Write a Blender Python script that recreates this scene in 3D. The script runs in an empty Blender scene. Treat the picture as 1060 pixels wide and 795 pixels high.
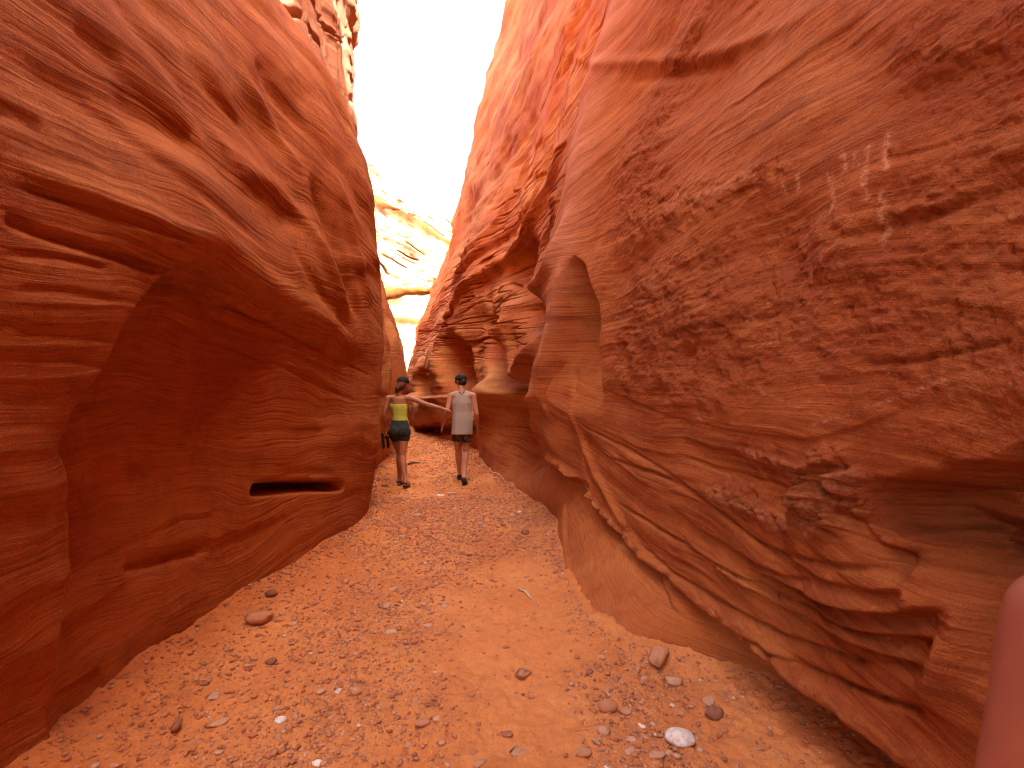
import bpy, bmesh, math, random
import numpy as np
from mathutils import Vector, Matrix
random.seed(7)
RNG = np.random.default_rng(11)
S = bpy.context.scene
COL = S.collection
EYE = 1.6
FPX = 530.0
QUAL = 1.0            # mesh density

# ------------------------------------------------------------------ helpers
def link(o, parent=None):
    COL.objects.link(o)
    if parent is not None:
        o.parent = parent
    return o

def tag(o, label=None, cat=None, group=None, kind=None):
    if label: o['label'] = label
    if cat: o['category'] = cat
    if group: o['group'] = group
    if kind: o['kind'] = kind
    return o

def empty(name, loc):
    o = bpy.data.objects.new(name, None)
    o.location = loc
    o.empty_display_size = 0.1
    return link(o)

_T = {}
def _tab(seed):
    if seed not in _T:
        r = np.random.default_rng(seed)
        _T[seed] = (r.permutation(512).astype(np.int32), r.random(512).astype(np.float32) * 2 * np.pi)
    return _T[seed]

def per2(x, y, seed=0):
    """2-D gradient noise, about -1..1"""
    p, a = _tab(seed)
    x = np.asarray(x, np.float32); y = np.asarray(y, np.float32)
    xi = np.floor(x).astype(np.int32); yi = np.floor(y).astype(np.int32)
    xf = x - xi; yf = y - yi
    u = xf * xf * xf * (xf * (xf * 6 - 15) + 10)
    v = yf * yf * yf * (yf * (yf * 6 - 15) + 10)
    def g(ix, iy, fx, fy):
        h = a[p[(p[ix & 511] + iy) & 511]]
        return np.cos(h) * fx + np.sin(h) * fy
    n00 = g(xi, yi, xf, yf); n10 = g(xi + 1, yi, xf - 1, yf)
    n01 = g(xi, yi + 1, xf, yf - 1); n11 = g(xi + 1, yi + 1, xf - 1, yf - 1)
    return 1.5 * ((n00 * (1 - u) + n10 * u) * (1 - v) + (n01 * (1 - u) + n11 * u) * v)

def fbm(x, y, seed=0, oct=4, gain=.5, lac=2.03):
    s = 0; amp = 1
    for i in range(oct):
        s = s + amp * per2(x * lac ** i + 3.7 * i, y * lac ** i - 1.9 * i, seed + i)
        amp *= gain
    return s

def sst(a, b, x):
    t = np.clip((x - a) / (b - a), 0, 1)
    return t * t * (3 - 2 * t)

def pchip(xk, yk, x):
    """monotone-ish cubic interpolation; yk may be (n,) or (n,m)"""
    xk = np.asarray(xk, float); yk = np.asarray(yk, float)
    two = yk.ndim == 2
    h = np.diff(xk)
    d = np.diff(yk, axis=0) / (h[:, None] if two else h)
    m = np.zeros_like(yk)
    a, b = d[:-1], d[1:]
    ok = a * b > 0
    with np.errstate(divide='ignore', invalid='ignore'):
        hm = np.where(ok, 2 * a * b / (a + b), 0)
    m[1:-1] = hm; m[0] = d[0]; m[-1] = d[-1]
    x = np.clip(x, xk[0], xk[-1])
    i = np.clip(np.searchsorted(xk, x) - 1, 0, len(xk) - 2)
    t = (x - xk[i]) / h[i]
    hh = h[i]
    if two:
        t = t[:, None]; hh = hh[:, None]
    t2 = t * t; t3 = t2 * t
    return (2*t3 - 3*t2 + 1) * yk[i] + (t3 - 2*t2 + t) * hh * m[i] + (-2*t3 + 3*t2) * yk[i+1] + (t3 - t2) * hh * m[i+1]

def surf(P, closed=False):
    """P: (n,m,3) grid -> verts, quads"""
    n, m = P.shape[:2]
    idx = np.arange(n * m).reshape(n, m)
    q = np.stack([idx[:-1, :-1], idx[1:, :-1], idx[1:, 1:], idx[:-1, 1:]], -1).reshape(-1, 4)
    return P.reshape(-1, 3), q

def mesh_np(name, verts, quads, mat, attrs=None, smooth=True):
    me = bpy.data.meshes.new(name)
    nv, nf = len(verts), len(quads); k = quads.shape[1]
    me.vertices.add(nv); me.vertices.foreach_set('co', verts.astype(np.float32).ravel())
    me.loops.add(nf * k); me.loops.foreach_set('vertex_index', quads.astype(np.int32).ravel())
    me.polygons.add(nf)
    me.polygons.foreach_set('loop_start', np.arange(0, nf * k, k, dtype=np.int32))
    me.polygons.foreach_set('loop_total', np.full(nf, k, dtype=np.int32))
    me.update(calc_edges=True)
    if smooth:
        me.polygons.foreach_set('use_smooth', np.ones(nf, bool))
    for an, av in (attrs or {}).items():
        at = me.attributes.new(an, 'FLOAT', 'POINT')
        at.data.foreach_set('value', av.astype(np.float32).ravel())
    me.materials.append(mat)
    return me

# ------------------------------------------------------------------ materials
class NT:
    def __init__(self, name):
        self.m = bpy.data.materials.new(name); self.m.use_nodes = True
        self.t = self.m.node_tree; self.n = self.t.nodes; self.l = self.t.links
        self.b = self.n['Principled BSDF']
    def a(self, typ, ins=None, **kw):
        n = self.n.new(typ)
        for k, v in kw.items(): setattr(n, k, v)
        for k, v in (ins or {}).items():
            s = n.inputs[k]
            if isinstance(v, bpy.types.NodeSocket): self.l.new(v, s)
            else: s.default_value = v
        return n
    def mix(self, f, c1, c2, mode='MIX'):
        n = self.n.new('ShaderNodeMix'); n.data_type = 'RGBA'; n.blend_type = mode
        for k, v in ((0, f), (6, c1), (7, c2)):
            if isinstance(v, bpy.types.NodeSocket): self.l.new(v, n.inputs[k])
            else: n.inputs[k].default_value = v
        return n.outputs[2]
    def math(self, op, *v, clamp=False):
        n = self.n.new('ShaderNodeMath'); n.operation = op; n.use_clamp = clamp
        for i, x in enumerate(v):
            if isinstance(x, bpy.types.NodeSocket): self.l.new(x, n.inputs[i])
            else: n.inputs[i].default_value = x
        return n.outputs[0]
    def ramp(self, f, stops, interp='LINEAR'):
        n = self.n.new('ShaderNodeValToRGB'); n.color_ramp.interpolation = interp
        e = n.color_ramp.elements
        while len(e) < len(stops): e.new(.5)
        for q, (p, c) in zip(e, stops):
            q.position = p; q.color = c if len(c) == 4 else (*c, 1)
        self.l.new(f, n.inputs[0]); return n.outputs[0]
    def noise(self, vec, scale, detail=4, rough=.55, dist=0):
        return self.a('ShaderNodeTexNoise', {'Vector': vec, 'Scale': scale, 'Detail': detail, 'Roughness': rough, 'Distortion': dist}).outputs[0]

def g(v): return (v, v, v, 1)

def rock_material(name, dark, mid, light, streaks=True):
    k = NT(name)
    pos = k.a('ShaderNodeNewGeometry').outputs['Position']
    sep = k.a('ShaderNodeSeparateXYZ', {0: pos})
    bed = k.a('ShaderNodeAttribute', attribute_name='bed').outputs['Fac']
    # thin beds: noise stretched along the bedding plane
    def bedvec(sx, sb):
        return k.a('ShaderNodeCombineXYZ', {0: k.math('MULTIPLY', sep.outputs[0], sx), 1: k.math('MULTIPLY', sep.outputs[1], sx), 2: k.math('MULTIPLY', bed, sb)}).outputs[0]
    nb1 = k.noise(bedvec(.5, 9), 1, 5, .6)
    nb2 = k.noise(bedvec(1.3, 55), 1, 5, .65)
    nb3 = k.noise(bedvec(4, 210), 1, 3, .6)
    big = k.noise(pos, .9, 5, .6, .3)
    grain = k.noise(pos, 150, 3, .75)
    blotch = k.noise(pos, 6, 6, .65, .2)
    bs = k.math('MULTIPLY', k.ramp(k.noise(pos, .55, 3, .5), [(.38, g(.3)), (.62, g(1))]), k.a('ShaderNodeAttribute', attribute_name='band').outputs['Fac'])
    c = k.ramp(big, [(.3, mid), (.7, light)])
    if streaks:   # buff and golden tint along the beds, stronger far along the canyon
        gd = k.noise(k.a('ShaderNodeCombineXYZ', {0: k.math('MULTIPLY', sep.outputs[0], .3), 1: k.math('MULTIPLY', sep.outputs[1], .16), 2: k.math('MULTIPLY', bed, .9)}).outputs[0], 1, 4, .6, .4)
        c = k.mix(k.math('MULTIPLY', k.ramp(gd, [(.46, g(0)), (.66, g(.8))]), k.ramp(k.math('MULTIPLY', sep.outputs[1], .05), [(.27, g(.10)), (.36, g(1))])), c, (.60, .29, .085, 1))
    c = k.mix(k.math('MULTIPLY', bs, k.ramp(nb1, [(.36, g(.65)), (.5, g(0))])), c, (*dark, 1))
    c = k.mix(k.math('MULTIPLY', bs, k.ramp(nb2, [(.36, g(.6)), (.50, g(0))])), c, (*dark, 1))  # dark laminae: bed colour, deepened in place of shade in fine creases
    c = k.mix(k.math('MULTIPLY', bs, k.ramp(nb2, [(.54, g(0)), (.7, g(.5))])), c, (light[0]*1.1, light[1]*1.22, light[2]*1.3, 1))
    c = k.mix(k.ramp(nb3, [(.35, g(.35)), (.5, g(0))]), c, (dark[0]*.8, dark[1]*.7, dark[2]*.7, 1))
    c = k.mix(k.ramp(blotch, [(.5, g(0)), (.75, g(.4))]), c, (dark[0]*.9, dark[1]*.85, dark[2]*.9, 1))
    c = k.mix(k.ramp(grain, [(.34, g(.45)), (.5, g(0))]), c, (dark[0]*.6, dark[1]*.6, dark[2]*.6, 1))
    rg = k.a('ShaderNodeAttribute', attribute_name='rough').outputs['Fac']
    if streaks:   # iron-stained rough face
        va = k.ramp(k.noise(pos, 2.3, 6, .7, .3), [(.32, g(1)), (.62, g(.35))])
        c = k.mix(k.math('MULTIPLY', k.ramp(rg, [(.3, g(0)), (.9, g(.5))]), va), c, (.29, .050, .009, 1))
        st = k.a('ShaderNodeAttribute', attribute_name='stain').outputs['Fac']
        br = k.noise(pos, 45, 4, .7)
        f = k.math('MULTIPLY', st, k.ramp(br, [(.40, g(0)), (.62, g(.9))]))
        c = k.mix(f, c, (.68, .34, .17, 1))
        pk = k.a('ShaderNodeAttribute', attribute_name='skylit_pink').outputs['Fac']
        c = k.mix(k.math('MULTIPLY', pk, .6), c, (.60, .27, .16, 1))  # skylit look of the ridge mixed into the rock colour
    k.l.new(c, k.b.inputs['Base Color'])
    k.b.inputs['Roughness'].default_value = .85
    k.b.inputs['Specular IOR Level'].default_value = .25
    rough = k.a('ShaderNodeAttribute', attribute_name='rough').outputs['Fac']
    pits = k.noise(pos, 38, 5, .7, .2)
    h = k.math('MULTIPLY', nb2, .9)
    h = k.math('ADD', h, k.math('MULTIPLY', nb3, .28))
    h = k.math('ADD', h, k.math('MULTIPLY', pits, k.math('MULTIPLY', rough, 1.5)))
    h = k.math('ADD', h, k.math('MULTIPLY', k.noise(pos, 11, 5, .65, .5), k.math('MULTIPLY', rough, 2.4)))
    h = k.math('ADD', h, k.math('MULTIPLY', grain, .22))
    bp = k.a('ShaderNodeBump', {'Strength': .9, 'Distance': .013, 'Height': h})
    k.l.new(bp.outputs[0], k.b.inputs['Normal'])
    return k.m

M_ROCK = rock_material('red_sandstone', (.18, .027, .005), (.39, .092, .018), (.52, .170, .045))
def cliff_material():
    k = NT('sunlit_sandstone')
    pos = k.a('ShaderNodeNewGeometry').outputs['Position']
    n = k.noise(pos, .5, 6, .6, .3)
    st = k.a('ShaderNodeAttribute', attribute_name='stain').outputs['Fac']
    c = k.ramp(n, [(.3, (.36, .23, .12)), (.7, (.46, .32, .19))])
    c = k.mix(st, c, k.ramp(k.noise(pos, 1.2, 5, .65), [(.35, (.13, .05, .02)), (.65, (.26, .10, .035))]))
    k.l.new(c, k.b.inputs['Base Color']); k.b.inputs['Roughness'].default_value = .9
    bp = k.a('ShaderNodeBump', {'Strength': .7, 'Distance': .15, 'Height': k.noise(pos, 1.6, 6, .65)})
    k.l.new(bp.outputs[0], k.b.inputs['Normal'])
    return k.m
M_CLIFF = cliff_material()
M_BLOCK = rock_material('upper_sandstone', (.20, .07, .035), (.30, .12, .065), (.38, .18, .11), False)

def sand_material():
    k = NT('red_sand')
    pos = k.a('ShaderNodeNewGeometry').outputs['Position']
    big = k.noise(pos, 1.1, 5, .6, .4)
    med = k.noise(pos, 9, 6, .7, .2)
    fine = k.noise(pos, 160, 3, .75)
    peb = k.a('ShaderNodeTexVoronoi', {'Vector': pos, 'Scale': 75, 'Randomness': 1}, feature='F1')
    peb2 = k.a('ShaderNodeTexVoronoi', {'Vector': pos, 'Scale': 32, 'Randomness': 1}, feature='F1')
    c = k.ramp(big, [(.32, (.54, .165, .045)), (.55, (.64, .225, .068)), (.72, (.69, .27, .09))])
    c = k.mix(k.ramp(med, [(.35, g(.5)), (.52, g(0))]), c, (.42, .13, .045, 1))
    c = k.mix(k.ramp(fine, [(.32, g(.5)), (.5, g(0))]), c, (.30, .09, .035, 1))
    c = k.mix(k.ramp(fine, [(.6, g(0)), (.72, g(.4))]), c, (.72, .42, .24, 1))
    gm = k.a('ShaderNodeAttribute', attribute_name='gravel').outputs['Fac']
    pc = k.a('ShaderNodeSeparateColor', {0: peb.outputs['Color']})
    pmask = k.math('MULTIPLY', k.ramp(peb.outputs['Distance'], [(.22, g(1)), (.36, g(0))]), k.math('GREATER_THAN', pc.outputs[0], .62))
    pmask = k.math('MULTIPLY', pmask, k.ramp(gm, [(.1, g(.15)), (.7, g(1))]))
    pcol = k.ramp(pc.outputs[1], [(0, (.30, .10, .05)), (.45, (.5, .2, .1)), (.8, (.58, .32, .2)), (1, (.68, .48, .36))])
    c = k.mix(pmask, c, pcol)
    k.l.new(c, k.b.inputs['Base Color'])
    k.b.inputs['Roughness'].default_value = .95
    k.b.inputs['Specular IOR Level'].default_value = .15
    h = k.math('ADD', k.math('MULTIPLY', med, 1.3), k.math('MULTIPLY', fine, .3))
    h = k.math('ADD', h, k.math('MULTIPLY', pmask, .45))
    h = k.math('ADD', h, k.math('MULTIPLY', k.noise(pos, 34, 5, .7), k.math('ADD', .35, k.math('MULTIPLY', gm, .8))))
    bp = k.a('ShaderNodeBump', {'Strength': .9, 'Distance': .012, 'Height': h})
    k.l.new(bp.outputs[0], k.b.inputs['Normal'])
    return k.m
M_SAND = sand_material()

def stone_material(name, stops):
    k = NT(name)
    pos = k.a('ShaderNodeNewGeometry').outputs['Position']
    rnd = k.a('ShaderNodeObjectInfo').outputs['Random']
    c = k.ramp(rnd, stops)
    n = k.noise(pos, 40, 5, .7)
    n2 = k.noise(pos, 220, 3, .7)
    c = k.mix(k.ramp(n, [(.35, g(.55)), (.6, g(0))]), c, (.36, .14, .07, 1))
    c = k.mix(k.ramp(n2, [(.3, g(.4)), (.5, g(0))]), c, (.22, .09, .05, 1))
    k.l.new(c, k.b.inputs['Base Color'])
    k.b.inputs['Roughness'].default_value = .8
    k.b.inputs['Specular IOR Level'].default_value = .3
    bp = k.a('ShaderNodeBump', {'Strength': .6, 'Distance': .004, 'Height': k.math('ADD', n, k.math('MULTIPLY', n2, .3))})
    k.l.new(bp.outputs[0], k.b.inputs['Normal'])
    return k.m
M_STONE = stone_material('red_stone', [(0, (.34, .12, .06)), (.35, (.45, .175, .085)), (.7, (.55, .25, .13)), (1, (.58, .33, .21))])
M_PALE = stone_material('pale_stone', [(0, (.48, .22, .12)), (.5, (.55, .31, .19)), (1, (.62, .41, .29))])
M_WHITE = stone_material('white_stone', [(0, (.80, .68, .60)), (1, (.82, .72, .64))])
M_DARKST = stone_material('dark_stone', [(0, (.20, .07, .04)), (1, (.30, .11, .06))])

def gravel_material():
    k = NT('mixed_gravel')
    cv = k.a('ShaderNodeAttribute', attribute_name='tone').outputs['Fac']
    pos = k.a('ShaderNodeNewGeometry').outputs['Position']
    c = k.ramp(cv, [(0, (.28, .09, .045)), (.4, (.45, .155, .065)), (.76, (.52, .21, .10)), (.92, (.58, .32, .20)), (1, (.76, .58, .46))])
    n = k.noise(pos, 120, 4, .7)
    c = k.mix(k.ramp(n, [(.35, g(.4)), (.55, g(0))]), c, (.3, .11, .05, 1))
    k.l.new(c, k.b.inputs['Base Color']); k.b.inputs['Roughness'].default_value = .85
    return k.m
M_GRAVEL = gravel_material()

def simple(name, col, rough=.7, var=.25, scale=60, bump=.0, spec=.3, sss=0):
    k = NT(name)
    tc = k.a('ShaderNodeTexCoord').outputs['Object']
    n = k.noise(tc, scale, 4, .6)
    lo = tuple(c * (1 - var) for c in col); hi = tuple(min(1, c * (1 + var)) for c in col)
    k.l.new(k.ramp(n, [(.3, lo), (.7, hi)]), k.b.inputs['Base Color'])
    k.b.inputs['Roughness'].default_value = rough
    k.b.inputs['Specular IOR Level'].default_value = spec
    if bump:
        bp = k.a('ShaderNodeBump', {'Strength': .5, 'Distance': bump, 'Height': n})
        k.l.new(bp.outputs[0], k.b.inputs['Normal'])
    if sss:
        k.b.inputs['Subsurface Weight'].default_value = sss
        k.b.inputs['Subsurface Radius'].default_value = (.02, .008, .004)
        k.b.inputs['Subsurface Scale'].default_value = .3
    return k.m

# ------------------------------------------------------------------ wall class
class Wall:
    """x = f(y, z); 'out' is the direction towards the middle of the canyon."""
    def __init__(self, sgn, yk, zk, rows, ys, zs):
        self.sgn = sgn
        self.ys, self.zs = ys, zs
        A = pchip(zk, np.array(rows).T, zs).T          # (nyk, nz)
        self.X = pchip(yk, A, ys).astype(np.float32)   # (ny, nz)
        self.Y, self.Z = np.meshgrid(ys, zs, indexing='ij')
        self.Y = self.Y.astype(np.float32); self.Z = self.Z.astype(np.float32)
        self.base = self.X.copy()
        self.o = np.zeros_like(self.X)
    def lookup(self, y, z):
        i = np.interp(y, self.ys, np.arange(len(self.ys))); j = np.interp(z, self.zs, np.arange(len(self.zs)))
        i0 = np.minimum(i.astype(int), len(self.ys) - 2); j0 = np.minimum(j.astype(int), len(self.zs) - 2)
        fi = i - i0; fj = j - j0; B = self.base
        return (B[i0, j0] * (1-fi) * (1-fj) + B[i0+1, j0] * fi * (1-fj) + B[i0, j0+1] * (1-fi) * fj + B[i0+1, j0+1] * fi * fj)
    def at(self, p):
        """survey point: (y, z) on the bare wall along a sight line from the viewpoint"""
        u = (p[0] - 530) / FPX; v = (397.5 - p[1]) / FPX
        if self.sgn > 0: u = min(u, -.02)
        yy = np.linspace(.9, 24, 2400)
        zz = np.clip(EYE + v * yy, -.5, 19)
        d = (self.lookup(yy, zz) - u * yy) * self.sgn
        k = np.where(d > 0)[0]
        i = k[0] if len(k) else np.argmax(d)
        return np.array([yy[i], EYE + v * yy[i]])
    def ell(self, c, a, b, depth, p=1.0):
        """rounded swelling (+) or hollow (-): centre c, axis ends a and b"""
        C, A, B = self.at(c), self.at(a), self.at(b)
        M = np.column_stack([A - C, B - C])
        if abs(np.linalg.det(M)) < 1e-6: return
        I = np.linalg.inv(M)
        dy = self.Y - C[0]; dz = self.Z - C[1]
        r2 = (I[0, 0]*dy + I[0, 1]*dz) ** 2 + (I[1, 0]*dy + I[1, 1]*dz) ** 2
        self.o += depth * np.exp(-1.2 * r2 ** p)
    def dist(self, P, closed=False):
        Y, Z = self.Y, self.Z
        best = np.full(Y.shape, 1e9, np.float32); side = np.ones_like(best); par = np.zeros_like(best)
        n = len(P) - (0 if closed else 1)
        for i in range(n):
            p, q = P[i], P[(i + 1) % len(P)]
            e = q - p; L = e @ e + 1e-12
            t = np.clip(((Y - p[0]) * e[0] + (Z - p[1]) * e[1]) / L, 0, 1)
            dx = Y - (p[0] + t * e[0]); dz = Z - (p[1] + t * e[1])
            d = dx * dx + dz * dz
            m = d < best
            best[m] = d[m]
            side[m] = np.sign(e[0] * dz - e[1] * dx)[m]
            par[m] = ((i + t) / n)[m]
        return np.sqrt(best), side, par
    def curve(self, pts, sub=10):
        P = [self.at(p) for p in pts]
        P = np.array(P)
        if len(P) < 3: return P
        t = np.arange(len(P)); tt = np.linspace(0, len(P) - 1, (len(P) - 1) * sub // 2 + 1)
        # catmull-rom
        out = []
        for s in tt:
            i = min(int(s), len(P) - 2); f = s - i
            p0 = P[max(i-1, 0)]; p1 = P[i]; p2 = P[i+1]; p3 = P[min(i+2, len(P)-1)]
            out.append(.5 * ((2*p1) + (-p0+p2)*f + (2*p0-5*p1+4*p2-p3)*f*f + (-p0+3*p1-3*p2+p3)*f**3))
        return np.array(out)
    def groove(self, pts, w, depth, wob=.3, taper=.25):
        P = self.curve(pts)
        d, s, t = self.dist(P)
        d = d * (1 + wob * per2(self.Y * 4, self.Z * 4, 77))
        f = np.exp(-(d / w) ** 2) * (sst(0, taper, t) * sst(1, 1 - taper, t) if taper else 1)
        self.o += depth * f
        return f
    def step(self, pts, w, depth, decay, below=True, taper=.15, up=0.0, upw=.1):
        """ledge: the side under the line is set back by depth, recovering over decay"""
        P = self.curve(pts)
        d, s, t = self.dist(P)
        # below side: compare z to the line's z
        order = np.argsort(P[:, 0])
        zl = np.interp(self.Y, P[order, 0], P[order, 1])
        sgn = np.where(self.Z < zl, 1, -1) * (1 if below else -1)
        sd = d * sgn + w * .5 * per2(self.Y * 7, self.Z * 7, 31)
        f = sst(-w * .3, w, sd) * np.exp(-np.maximum(sd, 0) / decay) * (sst(0, taper, t) * sst(1, 1 - taper, t) if taper else 1)
        self.o -= depth * f
        if up:
            self.o += up * np.exp(-(np.minimum(sd, 0) / upw) ** 2) * (sd < 0) * sst(0, .2, t) * sst(1, .8, t)
        return f
    def inside(self, pts, smooth=True):
        P = self.curve(list(pts) + [pts[0]])
        d, _, _ = self.dist(P)
        ins = np.zeros(self.Y.shape, bool)
        n = len(P)
        for i in range(n - 1):
            y1, z1 = P[i]; y2, z2 = P[i + 1]
            if z1 == z2: continue
            c = ((z1 > self.Z) != (z2 > self.Z)) & (self.Y < (y2 - y1) * (self.Z - z1) / (z2 - z1) + y1)
            ins ^= c
        return np.where(ins, d, -d)
    def build(self, name, mat, attrs):
        X = self.X + self.sgn * self.o
        P = np.stack([X, self.Y, self.Z], -1)
        v, q = surf(P)
        if self.sgn < 0: q = q[:, ::-1]
        me = mesh_np(name, v, q, mat, attrs)
        ob = bpy.data.objects.new(name, me); link(ob)
        return ob, X

def spacing(segs):
    out = []
    for a, b, d0, d1 in segs:
        n = max(2, int(abs(b - a) / ((d0 + d1) / 2) * QUAL))
        t = np.linspace(0, 1, n, endpoint=False)
        r = d1 / d0
        f = t if abs(r - 1) < .02 else (r ** t - 1) / (r - 1)
        out.append(a + (b - a) * f)
    out.append([segs[-1][1]])
    return np.concatenate(out)

ZK = [-.6, 0, .3, .6, 1.0, 1.6, 2.2, 3.0, 4.0, 5.0, 6.0, 7.5, 10, 14, 20, 28]
zs = spacing([(-.6, 0, .05, .02), (0, 3.2, .0075, .0075), (3.2, 6.2, .012, .018), (6.2, 28, .05, .4)])

# bedding coordinate -------------------------------------------------------
def bedding(Y, Z, dip, seed, warp=.12):
    w = fbm(Y * .35, Z * .5, seed, 3) * warp + fbm(Y * 1.2, Z * 1.6, seed + 5, 3) * warp * .22
    return Z + dip * Y + w

def strata(b, Y, Z, seed):
    """ledges of hard and soft beds"""
    r = np.random.default_rng(seed)
    def layered(freq, soft):
        n = 4096
        tab = r.random(n).astype(np.float32) * 2 - 1
        x = b * freq
        i = np.floor(x).astype(int); f = x - i
        f = sst(.5 - soft, .5 + soft, f)
        return tab[i % n] * (1 - f) + tab[(i + 1) % n] * f
    m1 = sst(-.2, .5, fbm(Y * .6, Z * .9, seed + 1, 3))
    m2 = sst(-.2, .4, fbm(Y * 1.1, Z * 2.1, seed + 2, 3))
    return (layered(3.2, .22), layered(11, .2) * m1, layered(34, .25) * m2, layered(85, .3))

# ================================================================== LEFT WALL
yk = [-14, -4, 1, 2, 3, 4.5, 6, 7, 8.2, 10, 13, 18, 25, 40]
L = [
 [-9.5]*2 + [-9.4,-9.4,-9.4,-9.4,-9.5,-9.6,-9.9,-10.2,-10.4,-10.6,-11,-12,-16,-24],
 [-3.6]*2 + [-3.6,-3.5,-3.5,-3.4,-3.4,-3.5,-3.8,-4.0,-4.1,-4.2,-4.5,-5.2,-8.5,-18],
 [-1.97]*2 + [-1.97,-1.93,-1.9,-1.86,-1.80,-1.9,-2.08,-2.05,-1.95,-1.8,-1.9,-3.0,-8,-18],  # out of view higher up, leans in to cut sky light
 [-1.97]*2 + [-1.96,-1.92,-1.89,-1.85,-1.77,-1.87,-2.08,-2.15,-2.1,-2.0,-2.2,-3.6,-9,-18],
 [-1.97]*2 + [-1.95,-1.90,-1.86,-1.82,-1.73,-1.82,-2.05,-2.32,-2.5,-2.7,-3.2,-5,-11,-20],
 [-1.87]*2 + [-1.84,-1.80,-1.75,-1.70,-1.63,-1.68,-1.83,-2.12,-2.65,-3.8,-6,-10,-16,-24],
 [-1.68]*2 + [-1.65,-1.62,-1.60,-1.57,-1.56,-1.59,-1.67,-2.0,-2.72,-4.3,-7.2,-12,-19,-28],
 [-1.98]*2 + [-1.95,-1.92,-1.88,-1.85,-1.82,-1.85,-1.97,-2.3,-3.0,-4.6,-7.6,-13,-20,-30],
 [-2.36]*2 + [-2.32,-2.28,-2.24,-2.2,-2.18,-2.22,-2.32,-2.6,-3.2,-4.8,-7.8,-13,-20,-30],
 [-2.6]*2 + [-2.52,-2.45,-2.35,-2.22,-2.30,-2.50,-2.72,-3.0,-3.4,-4.8,-7.8,-13,-20,-30],
 [-3.1]*2 + [-3.05,-3.0,-2.9,-2.78,-2.82,-2.98,-3.3,-3.65,-4.1,-5.2,-8,-13,-20,-30],
 [-4.15]*2 + [-4.1,-4.05,-3.95,-3.86,-3.95,-4.1,-4.5,-4.95,-5.5,-6.5,-9,-14,-21,-30],
 [-5.8]*2 + [-5.7,-5.65,-5.6,-5.5,-5.7,-6.0,-6.5,-7.1,-7.8,-9,-11,-16,-23,-32],
 [-9.5]*2 + [-9.4,-9.4,-9.3,-9.2,-9.4,-9.8,-10.5,-11.1,-12,-13,-15,-19,-26,-34],
]
ysL = spacing([(-14, -1, .5, .1), (-1, 1.2, .06, .02), (1.2, 4, .007, .012), (4, 7, .012, .02), (7, 14, .03, .05), (14, 40, .1, .6)])
W = Wall(+1, yk, ZK, L, ysL, zs)
near = sst(.6, 1.6, W.Y)

# the alcove under the brow
D = W.inside([(222, 268), (270, 300), (330, 338), (392, 384), (388, 470), (380, 530), (300, 600), (200, 690), (70, 790), (60, 680), (68, 540), (60, 440), (80, 396), (118, 342), (160, 292), (190, 270)])
Dw = D + .03 * fbm(W.Y * 3, W.Z * 3, 5, 3)
W.o -= .42 * sst(-.02, .16, Dw) * (.16 + .84 * sst(4.1, 2.9, W.Y)) * (.25 + .75 * sst(.0, 1.5, W.Z)) * sst(6.3, 4.5, W.Y)
W.o -= .05 * sst(.0, .04, Dw) * sst(5, 3.5, W.Y)
# brow swelling above the alcove
W.ell((150, 235), (215, 262), (145, 195), .07)
W.groove([(165, 240), (225, 250), (300, 305), (385, 365)], .10, .06)
# pillar left of the arch
W.ell((70, 330), (150, 330), (75, 240), .12, 1.4)
W.groove([(0, 226), (50, 246), (110, 264), (168, 282)], .022, -.05, taper=.1)
W.groove([(0, 262), (60, 268), (110, 280)], .015, -.02)
W.groove([(0, 190), (60, 208), (110, 226), (160, 240), (205, 254)], .016, -.03)
W.groove([(30, 240), (100, 256), (140, 268)], .012, -.018)
W.groove([(70, 205), (130, 225), (190, 248)], .012, -.018)
for yy_ in (300, 345, 372):
    W.groove([(0, yy_), (60, yy_ + 2), (120, yy_ + 12)], .014, -.016)
# vertical crease and pale band inside the alcove
W.groove([(128, 400), (130, 480), (132, 560)], .05, .03)
W.groove([(60, 430), (62, 520), (66, 600)], .07, -.05)
W.groove([(180, 300), (280, 350), (370, 390)], .02, .02)
W.groove([(215, 275), (300, 340), (390, 392)], .018, -.03)
W.groove([(195, 300), (250, 350), (300, 380), (380, 420)], .02, -.025)
# ledge low on the wall and the hollow beneath
W.step([(-40, 720), (60, 660), (150, 606), (215, 570), (262, 548), (330, 520)], .08, .035, .40, up=.01, upw=.15)
W.step([(-40, 640), (60, 600), (160, 560), (260, 520)], .04, .03, .2)
W.groove([(150, 592), (200, 577), (236, 564)], .05, -.13)
# slot cavity
W.groove([(272, 508), (300, 504), (330, 503), (358, 503)], .034, -.80, wob=.1, taper=.18)
W.groove([(285, 494), (320, 488), (352, 494)], .05, -.03)
W.ell((330, 530), (370, 520), (330, 560), .03)
# foot of the wall
W.ell((200, 640), (290, 600), (200, 690), .03)
W.step([(118, 690), (121, 710), (121, 735)], .02, .03, .2, taper=0)
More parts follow.
